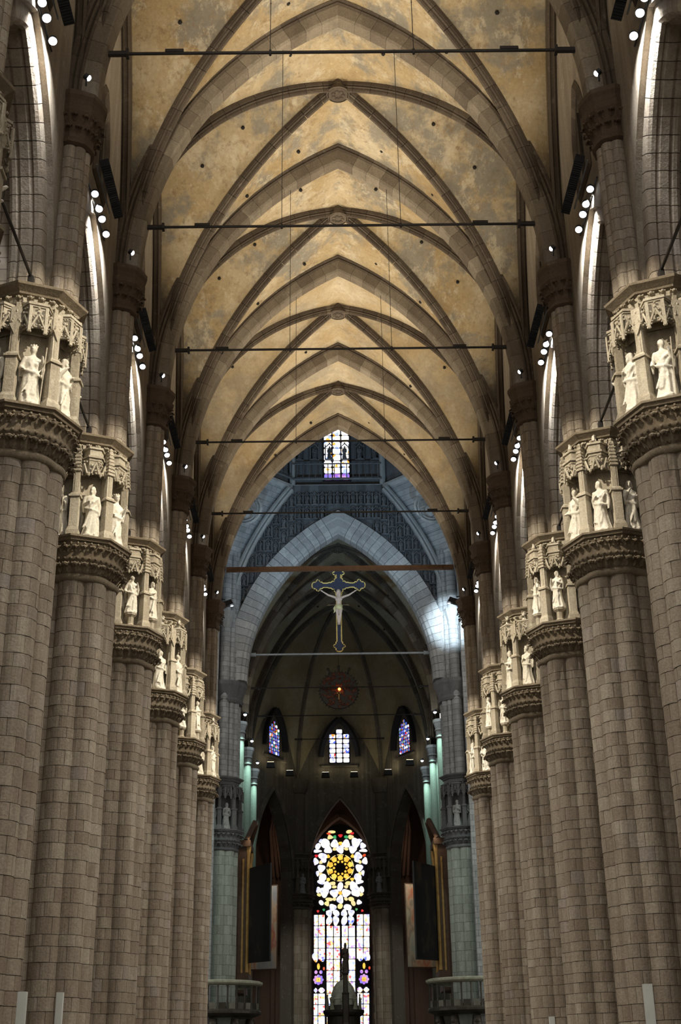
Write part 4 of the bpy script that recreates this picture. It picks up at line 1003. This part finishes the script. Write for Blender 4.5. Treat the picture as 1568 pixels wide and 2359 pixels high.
def small_window(name, mid, U, Nn, w, z0, h, cols_, rows, mats, seed, spring=.55, off=.05):
    e = empty(name, kind='structure'); rr = random.Random(seed); P = mid+Nn*off
    m = MB(); pts = [(-w*1.08, z0-.1), (w*1.08, z0-.1)]+[(pointed(w*1.08, h*(1-spring)+.15, q/8)[0], z0+h*spring+pointed(w*1.08, h*(1-spring)+.15, q/8)[1]) for q in range(9)]+[(-pointed(w*1.08, h*(1-spring)+.15, q/8)[0], z0+h*spring+pointed(w*1.08, h*(1-spring)+.15, q/8)[1]) for q in range(7, -1, -1)]
    v = [P+U*a+Vector((0, 0, b))-Nn*q for q in (0, .08) for a, b in pts]; k = len(pts)
    m.add(v, [tuple(range(k)), tuple(reversed(range(k, 2*k)))]); m.build('tracery', 'lead', e)
    cw = 2*w/cols_
    for c in range(cols_):
        for r in range(rows):
            a0, a1 = -w+c*cw, -w+(c+1)*cw; b0, b1 = z0+h*r/rows, z0+h*(r+1)/rows
            am = max(abs(a0), abs(a1)); zt = z0+h*spring
            if b1 > zt:
                R = arch_R(w, h*(1-spring)); lim = w-R+math.sqrt(max(0, R*R-min(R, (b0+b1)/2-zt)**2))
                if abs((a0+a1)/2) > lim+.05: continue
            g = .035; mt = mats(c, r, rr)
            pane(e, P, U, Nn, rrect(a0+g*1.6, a1-g*1.6, b0+g, b1-g, min(cw, h/rows)*.14), mt, .04)
    return e
def apse_mats(c, r, rr):
    return rr.choice(('g_mixed', 'g_mixed', 'g_tracery')) if (r > 0 and c != 1) else 'g_tracery'
def dim_mats(c, r, rr): return rr.choice(('g_blue', 'g_blue', 'g_mixed'))
names = ['window_2', 'window_3', 'window_4']
for k, (mid, U, Nn, L_) in enumerate(sides_):
    if k == 1: small_window(names[k], mid, U, Nn, 1.12, 32.75, 3.7, 3, 7, apse_mats, 3, .45)
    else: small_window(names[k], mid, U, Nn, 1.05, 32.75, 3.6, 5, 10, dim_mats, 8+k, .45)
def dome_mats(c, r, rr):
    if r == 0: return 'g_violet'
    return 'g_dome'
small_window('window_5', Vector((-.05, CY+9.72, 0)), Vector((1, 0, 0)), Vector((0, -1, 0)), 1.15, 49.05, 5.0, 3, 8, dome_mats, 4, .86, .1)

# ------------------------------------------------------------------ crucifix on the far tie
cx = empty('crucifix', (-.03, YF-.05, 33.4), label='large hanging crucifix with gold-edged blue cross and pale figure', cat='crucifix')
def arm_end(L, b, k=1.0):
    h = [(-1.0, b), (-.92, .2), (-.84, .29), (-.72, .29), (-.64, .36), (-.60, .46), (-.50, .52), (-.40, .46), (-.36, .36), (-.28, .29), (-.16, .29), (-.04, .2), (0, .07)]
    pts = [(L+x*k, y*k if y != b else b) for x, y in h]; return pts+[(x, -y) for x, y in reversed(pts)]
b = .19
def rotp(p, q): return [(x*math.cos(q)-y*math.sin(q), x*math.sin(q)+y*math.cos(q)) for x, y in p]
step = [(.95, b), (.78, .25), (.62, .25), (.52, .36), (.36, .36), (.36, .52), (.25, .62), (.25, .78), (b, .95)]
right = list(reversed(arm_end(2.22, b))); top = list(reversed(arm_end(1.55, b, .95))); left = list(reversed(arm_end(2.22, b))); bot = list(reversed(arm_end(5.8, b, .95)))
outline = right+step+rotp(top, PI/2)+rotp(step, PI/2)+rotp(left, PI)+rotp(step, PI)+rotp(bot, -PI/2)+rotp(step, -PI/2)
ZA = 5.85
m = MB(); m.prism(outline, -.06, .06, Matrix.Translation((0, 0, ZA)) @ Matrix.Rotation(PI/2, 4, 'X')); m.build('cross', 'blue_field', cx)
m = MB(); m.tube([(x, -.08, ZA+z) for x, z in outline+outline[:1]], .055, 6); m.build('gilt_border', 'gold', cx)
m = MB()
head(m, (.0, -.12, 1.62), 1.05, .25, hair=1, beard=True)
tor = [((0, 0, .88), .125), ((.0, -.02, 1.0), .115), ((0, -.03, 1.12), .118), ((0, -.03, 1.25), .135), ((0, 0, 1.36), .13), ((0, -.02, 1.46), .075), ((0, -.06, 1.54), .055)]
m.tube([p for p, r in tor], [r for p, r in tor], 12)
for s in (-1, 1):
    m.ball((s*.09, -.06, 1.27), (.09, .07, .08)); m.tube([(s*.12, 0, 1.36), (s*.24, .01, 1.42), (s*.5, .03, 1.52), (s*.76, .05, 1.70)], [.07, .062, .05, .034], 8)
    m.ball((s*.8, .04, 1.73), (.05, .025, .045))
    for q in range(4): m.tube([(s*.82, .02, 1.72+q*.015), (s*.89, -.01, 1.73+q*.025)], .011, 5)
    m.tube([(s*.085, 0, .9), (s*.085, -.08, .66), (s*.07, -.1, .48), (s*.05, -.04, .26), (s*.035, -.05, .06)], [.095, .082, .06, .052, .036], 9)
    m.ball((s*.035, -.1, .0), (.04, .075, .05))
S3 = 1.72; ob = put('crucified_figure', remesh(m, .018, 'flesh', 'crucified_figure', 1), cx, (0, -.16, 2.35), (0, 0, 0), (S3,)*3)
m = MB(); m.lathe([(.13, .74), (.19, .78), (.17, .9), (.18, .97), (.14, 1.0)], 18, rad=lambda a: 1+.07*math.sin(6*a)); m.tube([(-.16, -.06, .95), (-.22, -.08, .8), (-.19, -.06, .66), (-.25, -.05, .58)], [.03, .06, .045, .02], 7); m.tube([(-.16, -.1, .93), (0, -.18, .86), (.17, -.1, .92)], .035, 6)
m.build('loincloth', 'cloth', ob, smooth=True)
m = MB(); m.tube([(0, -.15, 0), (0, 0, 1.2)], .03, 6)

# ------------------------------------------------------------------ round medallion with the red lamp
md = empty('medallion', (-.08, YP(8)+.4, 33.05), label='round dark red and gilt medallion hanging in the choir with a small red light', cat='medallion')
m = MB(); Rx = Matrix.Rotation(PI/2, 4, 'X')
t = MB().lathe([(1.66, -.1), (1.72, 0), (1.66, .1)], 40, capb=True, capt=True); m.add(t.v, t.f, Rx); m.build('disc', 'bronze', md)
rr = random.Random(4); m = MB()
for k in range(150):
    a = rr.uniform(0, 2*PI); r_ = 1.6*math.sqrt(rr.random()); m.ball((r_*math.cos(a), -.12, r_*math.sin(a)), (rr.uniform(.06, .15), .06, rr.uniform(.06, .15)), 6, 4)
tag(m.build('cloud_relief', 'red_gold', md), kind='stuff')
for k in range(36):
    a = 2*PI*k/36; MB().tube([(1.62*math.cos(a), 0, 1.62*math.sin(a)), (1.84*math.cos(a), 0, 1.84*math.sin(a))], .05, 5).build('ray', 'bronze', md)
for q in (-1, 0, 1):
    m = MB(); a = PI/2-q*.45; m.tube([(1.6*math.cos(a), 0, 1.6*math.sin(a)), (2.2*math.cos(a), 0, 2.2*math.sin(a))], .09, 6); m.ball((2.2*math.cos(a), 0, 2.2*math.sin(a)), .14, 6, 4); m.build('finial', 'bronze', md)
MB().ball((.05, -.25, .06), .12, 8, 6).build('red_lamp', 'lamp_red', md)
m = MB(); m.box((.0, -.2, -.5), (.12, .1, .8)); m.box((0, -.2, -.3), (.4, .1, .12)); m.build('small_cross', 'case_gold', md)
MB().tube([(0, 0, 2.1), (0, 0, 11)], .02, 5).build('cord', 'iron', md)

# ------------------------------------------------------------------ organ cases, shutters and paintings
def canvas_mat(name, stops, scale, emis=0):
    m_, nt, N, L, B = newmat(name); n = noise(N, L, scale, 3, .5, stretch=(1.4, 1.4, .55)); r_ = ramp(N, stops); L.new(n.outputs[0], r_.inputs[0])
    L.new(r_.outputs[0], B.inputs['Base Color']); B.inputs['Roughness'].default_value = .5; return m_
M['shutter'] = canvas_mat('dark_canvas', [(.3, (.006, .007, .009)), (.56, (.010, .010, .011)), (.64, (.035, .028, .016)), (.72, (.05, .018, .014)), (.8, (.03, .04, .02))], .9)
M['paint_r'] = canvas_mat('pale_painted_canvas', [(.3, (.34, .38, .34)), (.42, (.46, .40, .30)), (.5, (.30, .24, .18)), (.56, (.50, .36, .25)), (.64, (.52, .16, .08)), (.72, (.42, .44, .34))], .8)
M['paint_l'] = canvas_mat('blue_painted_canvas', [(.3, (.25, .26, .30)), (.45, (.34, .33, .34)), (.55, (.5, .36, .26)), (.62, (.42, .12, .10)), (.72, (.45, .34, .12))], .8)
for sx in (-1, 1):
    s = sides[sx]
    def panel(name, p0, p1, z0, z1, th, mat, frame, label, cat, dz=0):
        e = empty(name, (0, 0, 0), label=label, cat=cat); A, B_ = Vector(p0), Vector(p1); d = (B_-A); n = Vector((d.y, -d.x, 0)).normalized()*th
        m = MB(); v = [A+Vector((0, 0, z0)), B_+Vector((0, 0, z0)), B_+Vector((0, 0, z1+dz)), A+Vector((0, 0, z1))]; v += [p+n for p in v]
        m.add(v, [(0, 1, 2, 3), (7, 6, 5, 4), (0, 4, 5, 1), (1, 5, 6, 2), (2, 6, 7, 3), (3, 7, 4, 0)]); m.build('canvas', mat, e)
        for a_, b_ in ((0, 1), (1, 2), (2, 3), (3, 0)): MB().tube([v[a_]+n/2, v[b_]+n/2], th*.8, 4).build('frame_bar', frame, e)
    panel('organ_shutter', (sx*7.6, 104.2, 0), (sx*5.55, 102.4, 0), 9.75, 16.7, .1, 'shutter', 'shutter', f'tall dark painted organ shutter standing open on the {s}', 'organ shutter', .25)
    panel('painting', (sx*8.2, 111.2, 0), (sx*5.42 if sx < 0 else 5.25, 110.4, 0), 9.7, 16.35, .08, 'paint_l' if sx < 0 else 'paint_r', 'case_wood', f'tall pale painting half hidden behind the {s} organ shutter', 'painting')
    oc = empty('organ_case', (sx*8.35, 105.5, 0), label=f'carved brown and gilt organ case on the {s} of the choir', cat='organ case')
    m = MB(); m.box((0, 0, 13), (1.5, 3.6, 11)); m.box((-sx*.1, 0, 18.7), (1.9, 4.0, .5)); m.box((-sx*.1, 0, 8.7), (1.9, 4.0, .5)); m.build('case', 'case_wood', oc)
    for q in (-1.6, 1.6): m = MB(); m.lathe([(.2, 9), (.16, 9.4), (.16, 17.6), (.24, 18.1), (.24, 18.5)], 10, (-sx*.85, q, 0)); m.build('column', 'case_gold', oc)
    for q in (-1, 1): MB().tube([(-sx*.7, q*1.9, 18.9), (-sx*1.3, q*.6, 20.6)], .22, 6).build('pediment_scroll', 'case_wood', oc)
    m = MB(); m.box((-sx*.5, -1.82, 13), (.14, .06, 9)); m.box((sx*.5, -1.82, 13), (.14, .06, 9)); m.build('gilt_strip', 'case_gold', oc)
    for q in range(7): MB().tube([(-sx*.8, -1.2+q*.4, 10.5), (-sx*.8, -1.2+q*.4, 15.6+.25*(3-abs(q-3)))], .12, 8).build('organ_pipe', 'bronze_light', oc)
    light('apse_pier_fill', 'SPOT', (sx*6.6, 108.2, 20.9), (sx*4.6, 137, 9.5), 7500, (1, .97, .88), .2, spot=26, blend=.8)  # added fill to brighten the apse piers; has no fitting of its own
    light('organ_lamp', 'SPOT', (sx*7.0, 103.0, 19.4), (sx*8.8, 109.0, 13), 90, (1, .85, .6), .15, spot=70)
    light('painting_fill', 'SPOT', (sx*4.6, 108.4, 17.8), (sx*6.2, 110.8, 12.4), 330, (1, .9, .72), .1, spot=80)  # added fill to make the painting more visible; no fitting
    # bronze pulpit round the crossing pier
    pu = empty('pulpit', (sx*9.4, YF, 0), label=f'dark bronze pulpit balcony wrapped round the far {s} crossing pier', cat='pulpit')
    MB().lathe([(2.9, 7.72), (3.25, 7.78), (3.38, 7.88), (3.38, 8.02), (3.2, 8.08), (2.95, 8.04)], 28, capb=False, capt=False).build('rim', 'bronze_light', pu)
    MB().lathe([(2.7, 5.6), (3.1, 5.75), (3.3, 5.85), (3.3, 6.0), (2.98, 6.3), (2.7, 6.3)], 28, capt=False).build('parapet', 'bronze', pu)
    for k in range(28):
        a = 2*PI*k/28
        if math.sin(a) < .35: MB().box((3.1, 0, 6.3), (.1, .5, .5)).build('relief_panel', 'bronze_mid' if k % 2 else 'bronze', pu, rot=(0, 0, a)); MB().lathe([(.09, 6.05), (.07, 6.3), (.07, 7.5), (.1, 7.7)], 6, (3.14, 0, 0)).build('colonnette', 'bronze', pu, rot=(0, 0, a+PI/28))
    for k in range(5):
        a = -PI/2+(k-2)*.62; m = MB(); m.tube([(2.2*math.cos(a), 2.2*math.sin(a), 2.4), (2.45*math.cos(a), 2.45*math.sin(a), 3.6), (2.6*math.cos(a), 2.6*math.sin(a), 4.7), (2.7*math.cos(a), 2.7*math.sin(a), 5.5)], [.4, .5, .38, .3], 8); m.ball((2.75*math.cos(a), 2.75*math.sin(a), 5.15), .3); m.build('caryatid', 'bronze', pu, smooth=True)
    m = MB(); m.lathe([(2.9, 0), (2.9, 2.3), (3.2, 2.5), (3.2, 2.7), (2.4, 2.8)], 24); m.build('base', 'bronze_light', pu)
    MB().lathe([(1.6, 2.7), (1.6, 5.7)], 24).build('core_drum', 'green_lit_stone', pu)

# ------------------------------------------------------------------ ciborium over the altar
cb = empty('ciborium', (-.03, 108, 0), label='small domed ciborium with bronze figures in front of the great window', cat='ciborium')
m = MB(); m.lathe([(1.05, 6.75), (1.05, 7.15), (1.1, 7.2), (1.0, 7.3), (.95, 7.7), (.8, 8.1), (.55, 8.42), (.25, 8.6), (.08, 8.7)], 24, rad=lambda a: 1-.02*abs(math.cos(6*a))); m.build('dome', 'dome_grey', cb)
m = MB(); m.lathe([(.1, 8.6), (.22, 8.75), (.12, 8.95), (.2, 9.1), (.1, 9.3), (.16, 9.6), (.05, 10.1)], 10); m.build('lantern', 'bronze_light', cb)
m = MB(); m.lathe([(1.3, 5.3), (1.3, 5.9), (1.5, 6.0), (1.62, 6.2), (1.62, 6.38), (1.2, 6.42), (1.15, 6.75)], 28); m.build('cornice', 'bronze', cb)
for k in range(8):
    a = k*OCT+.39; MB().lathe([(.16, 1.2), (.12, 1.5), (.11, 4.8), (.18, 5.3)], 10, (1.15*math.cos(a), 1.15*math.sin(a), 0)).build('column', 'bronze_light', cb)
    f_ = dst[k % 3].copy(); f_.materials.clear(); f_.materials.append(M['bronze_light']); put('angel_figure', f_, cb, (1.28*math.cos(a+.39), 1.28*math.sin(a+.39), 6.42), (0, 0, a+.39+PI/2), (.62,)*3)
MB().lathe([(1.7, 0), (1.7, .9), (1.5, 1.0), (1.5, 1.2)], 24).build('base', 'bronze_light', cb)
MB().ball((0, 0, 3.2), .4).build('tabernacle', 'case_gold', cb)
sp = empty('bronze_spire', (.12, 105.4, 0), label='slender dark bronze spire standing before the ciborium dome', cat='spire')
m = MB(); m.lathe([(.5, 0), (.5, .6), (.3, .8), (.3, 5), (.34, 5.2), (.26, 5.4), (.26, 7.4), (.3, 7.5), (.2, 7.6), (.17, 8.8), (.21, 8.9), (.12, 9.0)], 8); m.build('shaft', 'bronze', sp)
put('figure', (lambda q: (q.materials.clear(), q.materials.append(M['bronze']), q)[2])(dst[0].copy()), sp, (0, 0, 9.0), (0, 0, 0), (.95, .95, 1.2))

# ================================================================== LIGHT OF THE CROSSING
COOL = (.45, .73, 1.0)
light('crossing_light', 'SPOT', (7.4, YP(5)+1.2, 31.2), (9.2, 99.0, 35.4), 60000, (.72, .88, 1.0), .2, spot=17, blend=.9)
light('crossing_light', 'SPOT', (7.2, YP(5)+1.4, 31.2), (-3.0, 97.0, 46.0), 5200, COOL, .3, spot=75, blend=.8)
for sx in (-1, 1): light('crossing_light', 'SPOT', (sx*7.3, YP(5)+1.5, 31.0), (sx*9.2, 98.8, 13.5), 4200, (.78, 1.0, .92), .25, spot=34, blend=.8)  # added greenish fill for the far piers, in place of transept daylight
light('crossing_light', 'SPOT', (-7.2, YP(5)+1.4, 31.2), (3.0, 97.0, 46.0), 5200, COOL, .3, spot=75, blend=.8)
